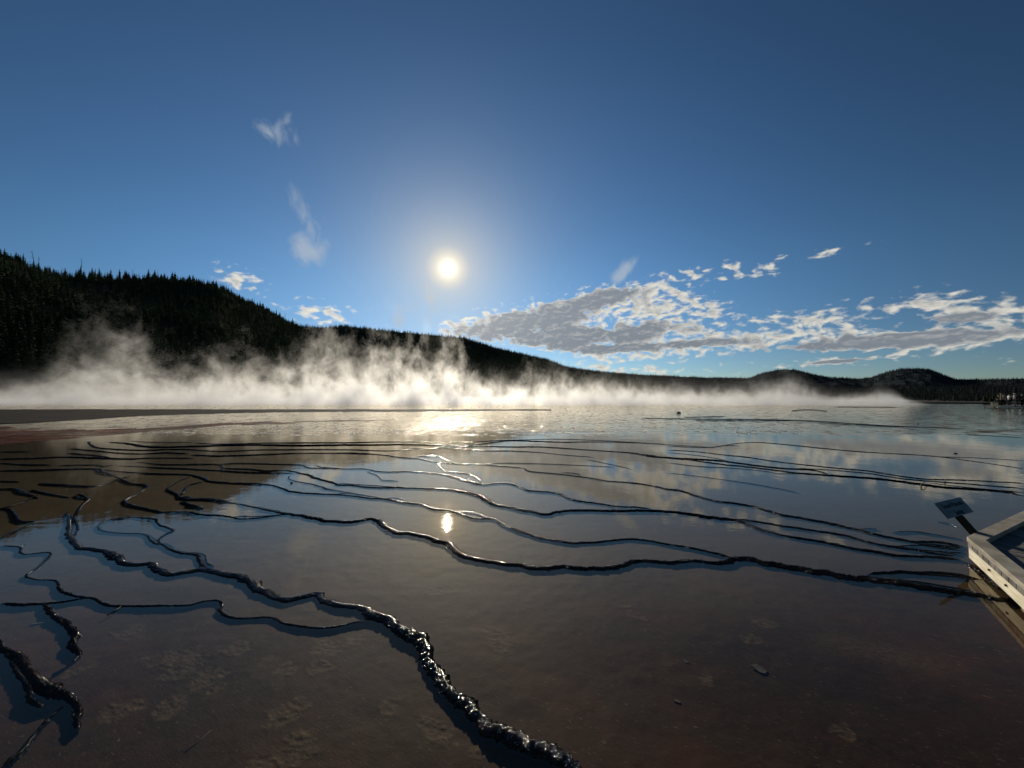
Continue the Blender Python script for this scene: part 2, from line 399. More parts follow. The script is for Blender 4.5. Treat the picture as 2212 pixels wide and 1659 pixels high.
us = np.linspace(-2.2, 2.2, 860)
ys = np.concatenate([1.15 * 1.0045 ** np.arange(0, 500), 1.15 * 1.0045 ** 500 * 1.05 ** np.arange(1, 60)])
X = ys[:, None] * us[None, :]; Y = np.repeat(ys[:, None], len(us), 1)
Zb = -0.022 + 0.010 * fbm(X / 1.1, Y / 1.1, 3, 3) + 0.004 * fbm(X / 0.12, Y / 0.12, 9, 3)
patch = np.zeros_like(X)
HOOF = [('D', 820, 330, 95, 38, -15), ('D', 1180, 480, 190, 60, -12), ('D', 1110, 580, 95, 55, -20), ('D', 1320, 620, 130, 45, -25),
        ('D', 1520, 430, 95, 42, -10), ('D', 1060, 810, 120, 55, -22), ('D', 1820, 840, 145, 62, -25), ('D', 2040, 545, 85, 38, -15),
        ('D', 1810, 560, 75, 42, -25), ('D', 1800, 1140, 190, 80, -20), ('D', 2090, 420, 95, 45, -12), ('D', 740, 830, 95, 50, -25),
        ('D', 870, 790, 60, 30, -20), ('D', 1910, 1000, 80, 40, -10), ('D', 1370, 690, 60, 14, -25), ('D', 480, 575, 100, 30, -20),
        ('E', 740, 950, 125, 70, 15), ('E', 1130, 350, 110, 55, 20), ('E', 1150, 430, 70, 30, 10), ('E', 1930, 150, 55, 20, 10), ('E', 2020, 220, 70, 20, 25),
        ('E', 790, 55, 100, 28, -10), ('E', 440, 800, 60, 45, -20), ('E', 1000, 1090, 60, 40, 10), ('E', 230, 370, 60, 30, -20),
        ('F', 600, 250, 80, 30, 15), ('F', 240, 600, 50, 45, 0), ('F', 520, 360, 60, 35, 20), ('F', 1100, 930, 80, 40, 20)]
for k, (r, x, y, rx, ry, rot) in enumerate(HOOF):
    px, py = zpt(r, x, y); c = on_plane(px, py, -0.02)
    a = on_plane(px + zw(r, rx) * math.cos(R(rot)), py + zw(r, rx) * math.sin(R(rot)), -0.02) - c
    b = on_plane(px - zw(r, ry) * math.sin(R(rot)), py + zw(r, ry) * math.cos(R(rot)), -0.02) - c
    Mx = np.linalg.inv(np.array([[a[0], b[0]], [a[1], b[1]]]))
    sel = (np.abs(X - c[0]) < 1.2) & (np.abs(Y - c[1]) < 1.2)
    dx_, dy_ = X[sel] - c[0], Y[sel] - c[1]
    u = Mx[0, 0] * dx_ + Mx[0, 1] * dy_; w = Mx[1, 0] * dx_ + Mx[1, 1] * dy_
    rr = np.hypot(u, w) + 0.85 * fbm(dx_ / 0.08, dy_ / 0.05, 40 + k, 4, 0.6)
    inside = np.clip((1.05 - rr) / 0.25, 0, 1); ringm = np.exp(-((rr - 0.95) / 0.16) ** 2)
    Zb[sel] += 0.0022 * ringm * (0.6 + 1.2 * vn(dx_ / 0.05, dy_ / 0.05, 60 + k)) - 0.002 * inside + 0.008 * inside * np.abs(fbm(dx_ / 0.05, dy_ / 0.018, 70 + k, 4, .6))
    patch[sel] = np.maximum(patch[sel], np.clip(0.75 * inside + 0.45 * ringm, 0, 1))
c = on_plane(*zpt('F', 1330, 420)); s_ = np.exp(-(((X - c[0]) / 0.42) ** 2 + ((Y - c[1] + 0.1 * np.sin((X - c[0]) * 5)) / 0.15) ** 2))
patch = np.maximum(patch, 0.8 * s_)
far_m = np.clip((Y - 20) / 8, 0, 1); Zb = Zb * (1 - far_m) - 0.035 * far_m
bed = mesh_np('spring_bed', np.stack([X.ravel(), Y.ravel(), Zb.ravel()], 1), grid_faces(len(ys), len(us))[:, ::-1], M_BED, smooth=True)
at = bed.data.attributes.new('patch', 'FLOAT', 'POINT'); at.data.foreach_set('value', patch.ravel().astype(np.float32))
tag(bed, kind='structure')
w_ = mesh_np('water', [(-260, -30, 0), (260, -30, 0), (330, 130, 0), (-330, 130, 0)], [(0, 1, 2, 3)], M_WATER)
tag(w_, kind='structure')

# ------------------------------------------------------------------ terrace rims
RIMS = [
 # the big near rim
 'A 430,545,8 440,600,13 433,660,22 450,720,28 500,770,32 600,790,34 700,805,40 760,860,44 850,885,38 960,880,38 1010,920,48 1080,945,38 1200,930,38 1310,915,42 1420,940,44 1520,965,52 1600,1010,56 1680,1060,60 1760,1100,52 1850,1110,48 1930,1090,46 2010,1075,48 2080,1110,52 | E 170,163,50 260,165,50 330,210,75 420,262,95 520,312,105 610,360,110 680,415,110 700,480,105 725,560,105 765,640,110 825,710,115 895,780,125 985,860,130 1085,930,135 1190,1000,145 1320,1055,150 1480,1100,140 1620,1180,120 1720,1260,110',
 'A 0,1130,28 150,1140,30 300,1130,24 440,1115,22 560,1095,20 640,1120,24 700,1145,26 850,1148,24 1000,1145,24 1180,1145,22 1300,1118,20 1390,1112,18 1415,1140,20 | D 1400,185,28 1440,225,24 1540,240,22 1680,232,22 1760,245,24 1830,275,26 1940,290,26 2050,300,24 | E 108,290,20 200,268,18 300,250,22',
 'A 220,605,8 205,620,8 130,650,9 60,680,10 0,715,12',
 'A 0,760,12 120,768,12 130,795,14 160,815,12 320,806,12 250,890,14 165,950,14 220,975,14 360,985,16 380,1040,24 450,1075,24 560,1095,22',
 'A 165,745,7 120,768,8',
 'D 270,145,24 290,170,30 340,215,40 420,270,45 465,320,50 470,400,55 500,455,45 440,530,8 330,590,6',
 'D -60,330,20 0,385,24 20,440,40 80,480,60 150,540,60 180,620,70 230,680,90 330,715,100 440,745,70 470,800,50 485,870,50 495,950,40',
 'D 60,500,20 120,600,34 170,680,40 200,760,44 260,800,30 330,790,14',
 'D 430,775,34 370,820,30 290,890,30 210,990,30 150,1070,32 80,1130,50 0,1200,60',
 'A 840,575,6 900,582,12 985,590,14 1010,625,16 1100,660,18 1060,685,12 1010,715,14 1015,745,14',
 'A 830,570,5 720,590,6 650,610,6 620,640,8 650,665,8 760,680,9 920,688,10 960,730,16 1030,755,18 1090,790,18 1150,810,20 1240,820,22 1270,860,25 1310,905,30',
 'A 1040,543,10 1200,545,12 1280,560,18 1400,570,18 1480,578,18 1530,590,14 1640,585,16 1780,565,14 1850,560,20 1960,580,30 2060,600,30 | B 170,612,30 240,605,28 320,590,28 370,605,33 400,640,38 470,675,38 560,685,34 640,700,38 740,735,42 830,765,46 880,805,48 960,845,48 1060,860,46 1200,880,44 1320,900,46 1420,910,46 1560,900,46 1700,912,46 1860,905,46 1980,870,44 2080,860,38 | C 0,842,40 150,835,35 220,840,35 300,850,40 380,840,45 420,825,45 520,830,52 650,860,56 800,885,60 1000,910,60 1150,940,60 1300,955,60 1450,970,64 1600,1000,56 1750,1020,52 1900,1045,50 2050,1075,40 2180,1075,28',
 'C 1250,915,30 1450,905,34 1600,910,38 1750,915,34 1900,940,24 1980,955,15',
 'A 1480,578,8 1530,572,10 1640,573,10 1790,562,10',
 'A 1130,450,26 1200,462,16 1350,465,14 1440,485,12 1540,500,12 1640,520,14 1760,545,16 1850,560,18',
 'A 1480,358,12 1700,370,14 1800,395,17 1880,420,18 2040,430,15 | B 170,440,14 330,460,16 400,462,18 540,485,19 650,500,18 710,525,18 840,540,19 930,570,18 1000,588,14 1100,590,19 1160,620,22 1220,650,22 1300,680,24 1420,715,24 1540,735,25 1640,745,25 1760,738,24 1880,725,22 1990,718,22 2100,730,22 | C 0,727,20 120,745,22 250,775,24 400,810,28',
 'B 0,428,8 100,430,8 200,425,7 400,458,8', 'B 0,395,7 150,415,8 330,450,8', 'B 400,458,6 480,455,7 540,470,7',
 'B 840,540,8 975,548,10 1060,580,14 1120,597,14',
 'A 1810,275,10 1900,295,13 1960,310,18 | B 0,340,18 60,352,20 110,372,18 200,375,16 330,390,16 500,390,16 640,395,14 760,400,16 850,408,20 980,435,28 1050,465,32 1110,500,27 1220,520,27 1340,545,27 1430,562,26 1520,548,27 1640,535,26 1800,538,26 1950,540,26 2100,538,26 | C 0,526,26 120,540,30 240,560,34 380,575,30 460,590,27 560,630,27 650,658,24 760,685,25 900,705,27 1080,740,29 1250,770,30 1400,795,29 1550,805,27 1700,815,27 1830,828,24',
 'B 110,360,7 250,370,7 400,380,8 560,392,8',
 'C 380,572,16 480,578,18 620,600,20 780,625,22 950,650,22 1100,675,24 1250,715,22 1400,745,25 1520,760,24 1650,785,22 1800,800,20',
 'B 960,365,12 1050,370,12 1160,360,12 1260,378,17 1330,408,16 1460,418,14 1540,435,18 1620,470,19 1760,490,16 1900,510,14 2020,515,16 2120,525,14',
 'B 0,258,10 150,270,9 280,270,9 390,288,10 560,288,10 680,295,10 780,305,12 860,325,17 940,350,15 1040,365,12',
 'B 300,285,6 370,315,6 400,340,6 500,345,4', 'B 780,285,8 920,298,11 1000,325,11 1030,355,9', 'B 930,320,7 960,345,7 1000,360,8', 'B 750,232,7 770,262,8 800,290,8',
 'B 1300,262,8 1340,285,10 1500,300,10 1700,325,11 1850,350,12 2000,360,14 2120,380,16 | C 0,388,18 100,402,20 200,435,21 300,462,20 440,478,21 550,500,23 700,545,25 850,570,23 1000,600,25 1140,630,25 1250,660,27 1400,690,25 1550,715,26 1700,720,24 1840,740,24',
 'B 1540,290,5 1640,300,6 1660,315,6', 'C 1140,632,8 1300,628,5', 'C 1400,650,5 1550,650,6 1680,672,5 1830,695,5', 'C 1400,745,10 1560,735,14 1700,755,14 1840,770,12', 'C 1500,715,10 1650,740,14 1840,760,14',
 'B 0,172,8 200,168,10 380,178,8 500,195,9 620,205,9 740,228,9 880,238,10 1000,240,9 1160,252,9 1300,262,8',
 'B 620,190,7 740,188,8 800,210,8 860,235,9', 'B 1060,235,4 1200,232,5 1500,240,5 1880,258,5', 'B 1700,210,4 1850,240,5 2000,275,5',
 'A 680,100,8 800,108,15 900,125,19 1050,132,17 1300,125,17 1600,118,17 1900,122,19 | B 170,118,19 330,118,16 500,115,14 700,118,12 900,120,10 1060,108,10 1200,90,12 1400,95,11 1550,100,10 1700,98,9 1900,100,7 2212,112,5',
 'A 1250,105,8 1400,112,10 1700,105,10 1950,104,12 | B 170,103,12 400,98,9 720,98,7 950,98,6 1100,90,7 1250,85,6 1500,80,5 1700,85,5 2000,100,5 | C 0,112,4 300,130,4',
 'A 560,95,8 600,130,12 720,145,14 900,152,14 1150,145,12 1400,158,10 1700,148,10 | B 170,148,11 400,155,9 560,150,8 700,140,6 1000,128,5',
 'A 440,142,12 600,155,12 750,170,12 900,175,12 1050,168,14 1200,172,12',
 'A 430,170,12 600,185,12 700,197,10', 'A 0,205,10 200,203,12 400,195,12 600,202,18 820,207,16 1000,200,9 1230,200,8',
 'A 1220,180,12 1400,188,14 1700,178,12 1900,170,10 | B 170,172,9 350,178,8 560,200,8',
 'B 720,130,8 1000,125,10 1200,130,12 1400,130,11 1600,142,11 1800,155,9 2000,170,12 2100,190,14 | C 0,192,16 100,200,18 300,210,16 500,235,16 700,258,16 900,270,14 1000,295,16',
 'B 560,138,6 860,142,7 1060,155,10 1200,155,10 1400,165,7 1550,180,5 1750,195,4',
 'C 0,145,8 180,155,8 350,175,9 500,190,10 700,220,10 900,242,11 1100,262,12 1250,275,12 1400,300,12 1600,325,12 1800,330,12 2000,340,11 2230,352,11',
 'B 1980,172,8 2100,182,9 | C 0,195,10 130,205,10 320,232,13 500,250,14 700,275,15 850,292,16 1050,305,19 1200,315,19 1400,335,21 1550,355,23 1700,375,23 1900,390,21 2050,400,19 2230,432,12',
 'C 780,258,8 1000,268,9 1250,290,10 1450,322,12 1650,340,12 1850,355,12 2230,385,12', 'C 1600,345,8 1800,370,8 2000,390,12 2230,412,16',
 'C 0,222,6 180,245,8 420,258,7 600,275,6 700,292,6 820,290,8', 'C 0,160,5 200,180,6 380,210,6',
 'C 0,120,5 250,130,6 430,105,6 560,98,7 700,108,8 870,125,9 1100,148,9 1300,162,8 1640,182,8 1900,215,8 2230,264,8',
 'C 1640,185,3 1900,193,4 2230,212,4', 'C 0,285,3 250,315,4 500,350,4 700,385,4 830,415,4', 'C 270,132,4 350,118,5 460,118,5',
 'G 0,1103,5 300,1108,6 700,1112,8 1000,1120,7 1300,1140,7 1600,1155,6 1900,1165,4', 'G 300,1115,3 600,1118,4 900,1118,4', 'G 870,1062,6 960,1055,9 1030,1058,12 1080,1064,6', 'G 1850,1195,3 2230,1218,5', 'G 1000,1128,3 1400,1150,4 1800,1160,3',
 'G 240,1098,3 500,1092,4', 'G 1100,1038,3 1500,1040,3',
 'A 0,280,8 300,275,12 600,270,13 650,290,10 740,320,8 830,360,12 930,375,14 920,400,12 850,440,10 790,470,14 830,500,16 930,520,10 1040,545,8',
 'A 250,362,12 400,372,14 600,380,13 700,350,6 830,315,5', 'A 0,395,10 100,398,8 170,425,10 240,455,6', 'A 100,398,5 130,420,6 190,430,5', 'A 0,520,5 90,500,5 170,470,4 240,430,4', 'A 200,400,4 330,430,4 440,450,5', 'A 0,345,5 120,350,6', 'A 0,232,7 150,240,8 320,243,8',
 'A 370,248,10 600,245,10 660,255,8 740,240,6', 'A 650,275,8 800,290,8 1000,300,10 1200,305,9 1300,330,12 1330,345,8 1480,358,10',
 'A 740,250,6 1000,260,7 1200,268,7 1400,280,8 1600,290,9 1880,300,9', 'A 870,225,6 1050,240,6 1380,240,6 1420,280,6', 'A 1420,265,7 1600,270,8 1700,280,8 1810,275,8',
 'A 1380,240,4 1550,232,4 1750,238,5 1920,245,8 1980,265,9 2130,270,9', 'A 2010,245,7 2080,268,8 2200,270,8', 'A 1850,310,6 1840,330,6 1880,348,8 2000,370,10 2080,395,12 2150,410,10',
 'A 1210,320,6 1130,350,6 1070,395,7 1130,430,12 1150,460,16', 'A 1290,350,7 1200,375,8 1180,410,10 1130,440,20', 'A 470,440,7 500,452,9 560,462,9 530,490,5 500,540,5 480,580,6', 'A 470,440,5 510,430,6 545,445,6 560,462,6',
 'A 0,520,10 70,530,8 100,580,16 130,605,14 220,605,10', 'A 0,160,5 200,158,4', 'A 830,90,6 870,95,6 1000,100,6 1230,100,7', 'A 440,560,10 480,600,12 490,660,12 480,700,12',
 'C 1850,835,22 1930,890,34 2030,960,40 2120,1030,44 2200,1090,40', 'C 1500,700,8 1600,722,12 1720,738,16 1850,748,10', 'C 1560,716,8 1700,736,12 1850,752,12', 'C 1380,742,8 1500,752,12 1640,770,14 1850,782,12',  # first entry: dark ridge standing in for the shaded gap under the boardwalk
 'C 1600,764,8 1720,780,14 1840,800,12', 'C 1500,905,10 1640,900,16 1780,910,18 1900,930,14', 'C 1560,915,10 1700,925,18 1850,940,18 1960,962,10', 'C 1450,962,12 1620,985,20 1800,1020,22 1960,1045,20 2150,1078,12', 'C 1350,948,10 1500,955,16 1700,985,18 1900,1020,14',
 'C 1420,650,6 1520,648,7 1620,664,6 1700,668,5', 'C 1680,585,5 1740,598,6 1800,615,5',
 'A 600,270,10 640,300,8 720,318,8', 'A 1150,480,14 1230,500,12 1290,520,8 1180,505,6',
]
def rim(spec, idx, strand=0):
    P = []; r = 'A'
    for tok in spec.replace('|', '').split():
        if tok in ZR: r = tok; continue
        x, y, w = map(float, tok.split(','))
        px, py = zpt(r, x, y); q = on_plane(px, py); D = math.hypot(q[0], q[1]); d3 = math.hypot(D, EYE)
        bm = 0.84 * zw(r, w) / F * q[1]                       # band size in metres across the view
        sn, cs = EYE / d3, D / d3
        h = 0.80 * min(bm / (1.6 * cs + 2.1 * sn), 0.062)
        P.append((q[0], q[1], h, min(max(2.1 * h, (bm - 1.6 * cs * h) / sn), (3.7 if idx == 0 else 3.0) * h)))
    P = np.array(P)
    if P[-1, 0] < P[0, 0]: P = P[::-1]
    if len(P) < 2: return
    # Catmull-Rom, then even spacing
    Q = []; n = len(P)
    for i in range(n - 1):
        p0, p1, p2, p3 = P[max(i - 1, 0)], P[i], P[i + 1], P[min(i + 2, n - 1)]
        for t in np.linspace(0, 1, 16, endpoint=False):
            Q.append(0.5 * (2 * p1 + (p2 - p0) * t + (2 * p0 - 5 * p1 + 4 * p2 - p3) * t * t + (3 * p1 - p0 - 3 * p2 + p3) * t ** 3))
    Q.append(P[-1]); Q = np.array(Q)
    seg = np.hypot(np.diff(Q[:, 0]), np.diff(Q[:, 1])); dmid = 0.5 * (Q[1:, 1] + Q[:-1, 1])
    cost = seg / np.clip(0.0018 * dmid, 0.005, 1.0); cum = np.concatenate([[0], np.cumsum(cost)])
    N = int(max(12, min(cum[-1], 4200))); t = np.linspace(0, cum[-1], N)
    Q = np.stack([np.interp(t, cum, Q[:, k]) for k in range(4)], 1)
    h = np.maximum(Q[:, 2], 0.0009 * Q[:, 1])
    T = np.gradient(Q[:, :2], axis=0); T /= np.linalg.norm(T, axis=1)[:, None] + 1e-9
    Nn = np.stack([T[:, 1], -T[:, 0]], 1)              # right-hand side: towards the viewer
    wv_ = np.maximum(Q[:, 3], 2.0 * h)
    jit = (0.42 if Q[:, 1].mean() < 4.6 else 0.60) * np.minimum(wv_, 0.12) * fbm(Q[:, 0] / 0.16, Q[:, 1] / 0.16, 100 + idx, 5, 0.66)
    if strand:                                          # a thin parallel lip just upstream of the main one
        jit = jit - wv_ * (0.60 + 0.9 * np.abs(fbm(Q[:, 0] / 0.45, Q[:, 1] / 0.45, 500 + idx + strand * 50, 3))) * (1 + 0.5 * strand)
        h = h * 0.38 * np.clip(0.75 + 1.6 * fbm(Q[:, 0] / 0.5, Q[:, 1] / 0.5, 600 + idx + strand, 2), 0.15, 1.3); wv_ = wv_ * 0.30
    cen = Q[:, :2] + Nn * jit[:, None]
    wv_ = wv_ * (1 + 0.5 * fbm(Q[:, 0] * 9, Q[:, 1] * 9, 200 + idx, 3))
    tap = np.clip(np.minimum(np.arange(N), np.arange(N)[::-1]) / 10.0, 0.12, 1)
    h = h * tap; wv_ = wv_ * (0.4 + 0.6 * tap)
    Kc = 22; s = np.linspace(-1, 1, Kc)
    pk = -0.25 if idx == 0 else -0.55; ym_ = float(Q[:, 1].mean())
    prof = np.where(s < pk, 1 - ((pk - s) / (1 + pk)) ** 2, (1 - np.clip((s - pk) / (1 - pk), 0, 1) ** 1.25))      # crest at the back, worn face towards the viewer
    XY = cen[:, None, :] + Nn[:, None, :] * (s[None, :, None] * wv_[:, None, None] * 0.5)
    Zr = h[:, None] * prof[None, :] * 1.0
    lump = fbm(XY[..., 0] / 0.016, XY[..., 1] / 0.016, 5, 3, 0.6) * np.minimum(h, 0.06)[:, None] * 0.24 + fbm(XY[..., 0] / 0.06, XY[..., 1] / 0.05, 8, 2) * h[:, None] * 0.16
    Zr = Zr + lump * (prof[None, :] > 0.05)
    jx = fbm(XY[..., 0] / 0.02, XY[..., 1] / 0.02, 15, 2) * np.minimum(h, 0.05)[:, None] * 0.5
    XY = XY + Nn[:, None, :] * jx[..., None]
    al = cost_len = np.cumsum(np.concatenate([[0], np.hypot(np.diff(Q[:, 0]), np.diff(Q[:, 1]))]))
    fs = max(0.010, 0.0035 * float(Q[:, 1].mean()))                        # small cross ribs that fray both edges
    rib = fbm(al[:, None] / fs + 0 * s[None, :], s[None, :] * 1.3 + 0 * al[:, None], 300 + idx, 4, 0.65)
    XY = XY + Nn[:, None, :] * (rib * wv_[:, None] * ((0.09 if ym_ < 4.6 else 0.20) + 0.22 * (s[None, :] < 0) * np.abs(s[None, :])))[..., None]
    Zr = Zr + rib * h[:, None] * 0.14 * (prof[None, :] > 0.05)
    Zr[:, 0] = -0.03; Zr[:, -1] = -0.03
    Zr = Zr - 0.002
    V = np.concatenate([XY, Zr[..., None]], 2).reshape(-1, 3)
    # crest grains: shallow glossy domes added and flattened to catch sun glints
    ym = float(Q[:, 1].mean()); r0 = min(max(0.0018 * ym, 0.0048), 0.022) * (0.75 if ym < 4.6 else 1.0); total = float(al[-1]); rows_ = 3.6 if idx == 0 else (0.35 if ym < 4.0 else 0.7)
    nb = int(min(rows_ * total / (2.4 * r0), 5200)); rsb = np.random.RandomState(idx)
    bi = (rsb.rand(nb) * (N - 1)).astype(int); sp_ = rsb.uniform(pk - 0.15, pk + (0.75 if idx == 0 else 0.35), nb)
    bj = np.clip(((sp_ + 1) / 2 * (Kc - 1)).astype(int), 1, Kc - 2)
    G0 = V.reshape(N, Kc, 3)[bi, bj]; keep = G0[:, 2] > 0.004; G0 = G0[keep]; nb = len(G0)
    rb = r0 * rsb.uniform(0.5, 1.4, nb) * np.clip(G0[:, 1] / ym, 0.6, 1.6)
    rings_, seg_ = 4, 8; rr_ = np.array([1.0, 0.8, 0.5, 0.03]); zz_ = 0.22 * np.sqrt(np.maximum(1 - (rr_ * .9) ** 2, 0)) - 0.15
    aa = np.arange(seg_) * 2 * math.pi / seg_
    D0 = np.stack([(rr_[:, None] * np.cos(aa)).ravel(), (rr_[:, None] * np.sin(aa)).ravel(), (zz_[:, None] + 0 * aa).ravel()], 1)
    tx, ty = rsb.uniform(-.09, .09, nb), rsb.uniform(-.09, .09, nb)
    DV = D0[None] * rb[:, None, None]; DV[:, :, 2] += D0[None, :, 0] * rb[:, None] * tx[:, None] + D0[None, :, 1] * rb[:, None] * ty[:, None]
    DV = (DV + G0[:, None, :]).reshape(-1, 3)
    df = []
    for a_ in range(rings_ - 1):
        for b_ in range(seg_): df.append((a_ * seg_ + b_, a_ * seg_ + (b_ + 1) % seg_, (a_ + 1) * seg_ + (b_ + 1) % seg_, (a_ + 1) * seg_ + b_))
    df = np.array(df); DF = (df[None] + (np.arange(nb) * rings_ * seg_)[:, None, None]).reshape(-1, 4) + len(V)
    F0 = grid_faces(N, Kc); nf0 = len(F0)
    o = mesh_np('terrace_rim', np.concatenate([V, DV]), np.concatenate([F0, DF]), M_RIM, smooth=True)
    o.data.materials.append(M_GRAIN)
    mi_ = np.zeros(len(o.data.polygons), np.int32); mi_[nf0:] = 1; o.data.polygons.foreach_set('material_index', mi_)
    tag(o, kind='structure')
for i, sp in enumerate(RIMS): rim(sp, i)
for i in (10, 14, 19, 22, 28): rim(RIMS[i], i, 1)
for i in (10, 14, 19): rim(RIMS[i], i, 2)

# shallow glossy domes added as sun glitter on the far run-off
rsb = np.random.RandomState(77); nb = 9000
gy = 18.5 + 34 * rsb.rand(nb) ** 1.3; gx = rsb.uniform(-1.05, 0.75, nb) * gy
dn = fbm(gx / 2.5, gy / 7.0, 61, 4); kp = (dn > 0.02) | (rsb.rand(nb) < 0.12); gx, gy = gx[kp], gy[kp]; nb = len(gx)
rb = rsb.uniform(0.018, 0.045, nb); aa = np.arange(8) * math.pi / 4; rr_ = np.array([1.0, 0.8, 0.5, 0.03]); zz_ = 0.20 * np.sqrt(np.maximum(1 - (rr_ * .9) ** 2, 0)) - 0.07
D0 = np.stack([(rr_[:, None] * np.cos(aa)).ravel(), (rr_[:, None] * np.sin(aa)).ravel(), (zz_[:, None] + 0 * aa).ravel()], 1)
tx, ty = rsb.uniform(-.07, .07, nb), rsb.uniform(-.07, .07, nb)
DV = D0[None] * rb[:, None, None]; DV[:, :, 2] += (D0[None, :, 0] * tx[:, None] + D0[None, :, 1] * ty[:, None]) * rb[:, None]
DV[:, :, 0] += gx[:, None]; DV[:, :, 1] += gy[:, None]
df = np.array([(a_ * 8 + b_, a_ * 8 + (b_ + 1) % 8, (a_ + 1) * 8 + (b_ + 1) % 8, (a_ + 1) * 8 + b_) for a_ in range(3) for b_ in range(8)])
tag(mesh_np('glitter_grains', DV.reshape(-1, 3), (df[None] + (np.arange(nb) * 32)[:, None, None]).reshape(-1, 4), M_GLINT, smooth=True),
    'glossy grains added as sun glitter on the bright far run-off', 'mineral grains', kind='stuff')

# ------------------------------------------------------------------ banks and mats of the left shore
def sheet(name, poly, z, material, amp=0.0, jag=0.0, seed=0, kind='structure'):
    pts = []
    for i in range(len(poly)):
        a, b = np.array(poly[i]), np.array(poly[(i + 1) % len(poly)])
        n = 24
        for t in np.linspace(0, 1, n, endpoint=False):
            q = a + (b - a) * t
            pts.append(q)
    pts = np.array(pts)
    W3 = np.array([on_plane(p[0], p[1], z) for p in pts])
    if jag:
        W3[:, 1] += jag * W3[:, 1] * fbm(W3[:, 0] / 1.5, W3[:, 1] / 1.5, seed, 4)
    v, f = prism_vf([(p[0], p[1]) for p in W3], -0.05, z)
    o = mesh_np(name, v, f, material); tag(o, kind=kind); return o
M_MUD = pbr('bank_mud', (0.030, 0.024, 0.017), 0.9, 0.05, color2=(0.008, 0.006, 0.005), scale=0.8, bump=0.7, bscale=6, bdist=0.05, stretch=(0.3, 1, 1))
M_RED = pbr('orange_mat', (0.15, 0.032, 0.012), 0.7, 0.06, color2=(0.05, 0.016, 0.009), scale=1.6, bump=0.8, bscale=9, bdist=0.03, stretch=(0.3, 1.4, 1))
sheet('bank', [(-160, 884.5), (300, 884), (700, 884.2), (1190, 884), (1190, 886), (900, 888.2), (700, 889), (500, 892), (330, 896.5), (190, 905), (60, 913), (-160, 919)], 0.014, M_MUD, jag=0.035, seed=3)
_g = G(M_RED.node_tree); _p = [n for n in _g.n if n.type == 'BSDF_PRINCIPLED'][0]
_pos = _g.new('ShaderNodeNewGeometry').outputs['Position']
_g.set(_p.inputs['Alpha'], _g.rng(_g.noise(_g.v('MULTIPLY', _pos, (0.22, 1.5, 1)), 1.1, 7, 0.7), 0.34, 0.64, 0.0, 1.0))
sheet('orange_mat', [(-160, 950), (0, 943), (150, 932), (300, 926), (480, 914), (700, 909.5), (840, 909), (700, 912), (480, 919), (320, 932), (150, 947), (0, 961), (-160, 972)], 0.004, M_RED, jag=0.09, seed=9)
sheet('orange_mat', [(-160, 921), (0, 922), (100, 928), (200, 930), (60, 940), (-160, 948)], 0.003, M_RED, jag=0.09, seed=19)
sheet('orange_mat', [(2100, 932.5), (2140, 930.5), (2190, 931), (2165, 933.5), (2120, 935)], 0.003, M_RED, jag=0.02, seed=29)
M_SHORE = pbr('shore_soil', (0.035, 0.030, 0.024), 0.9, 0.1, color2=(0.035, 0.028, 0.02), scale=0.15, obj=False)
v, f = prism_vf([(-900, 120), (-320, 112), (0, 118), (60, 100), (80, 88), (118, 74), (170, 62), (420, 60), (5000, 60), (5000, 3000), (-900, 3000)], -0.2, 0.25)
tag(mesh_np('terrain', v, f, M_SHORE), kind='structure')

# ------------------------------------------------------------------ hills
M_HILL = pbr('forest_floor', (0.040, 0.042, 0.028), 1.0, 0.0, color2=(0.020, 0.022, 0.016), scale=0.03, bump=1.0, bscale=0.12, bdist=4.0, obj=False)
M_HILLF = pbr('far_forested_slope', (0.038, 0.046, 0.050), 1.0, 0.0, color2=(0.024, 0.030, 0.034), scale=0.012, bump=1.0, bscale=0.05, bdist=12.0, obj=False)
def interp(tab, x): return float(np.interp(x, [t[0] for t in tab], [t[1] for t in tab]))
def hill(name, crest, depth, base_near, mtl, amp, seed, step=6.0, back=1.5, rows=46):
    """crest: photo skyline (px, py); depth: (px, metres) of the crest; base_near: fraction of the depth where the slope starts"""
    x0, x1 = crest[0][0], crest[-1][0]
    pxs = np.arange(x0, x1 + step, step); V = []
    prof = []
    for px in pxs:
        Zc = interp(depth, px); top = at_depth(px, interp(crest, px), Zc)
        ux = top[0] / top[1]; hgt = top[2]
        col = []
        for k in range(rows):
            t = k / (rows - 1)
            if t < 0.72:
                s = t / 0.72; yy = Zc * (base_near + (1 - base_near) * s); z = hgt * (0.5 - 0.5 * math.cos(math.pi * min(1, s * 0.96 + 0.04)) * 1.0)
                z = hgt * (0.55 * s + 0.45 * (0.5 - 0.5 * math.cos(math.pi * s)))
            else:
                s = (t - 0.72) / 0.28; yy = Zc * (1 + (back - 1) * s); z = hgt * (1 - s * s)
            col.append((ux * yy, yy, z))
        V.append(col)
    V = np.array(V)
    nz = fbm(V[..., 0] / 90, V[..., 1] / 90, seed, 4) * amp
    fade = np.clip(V[..., 2] / (V[..., 2].max() * 0.25 + 1), 0, 1)
    s_idx = np.arange(rows) / (rows - 1); lock = np.abs(s_idx - 0.72) / 0.25
    V[..., 2] += nz * fade * np.clip(lock, 0, 1)[None, :]
    V[:, 0, 2] = -3; V[:, -1, 2] = -3
    o = mesh_np(name, V.reshape(-1, 3), grid_faces(len(pxs), rows)[:, ::-1], mtl, smooth=True)
    tag(o, kind='structure'); return V
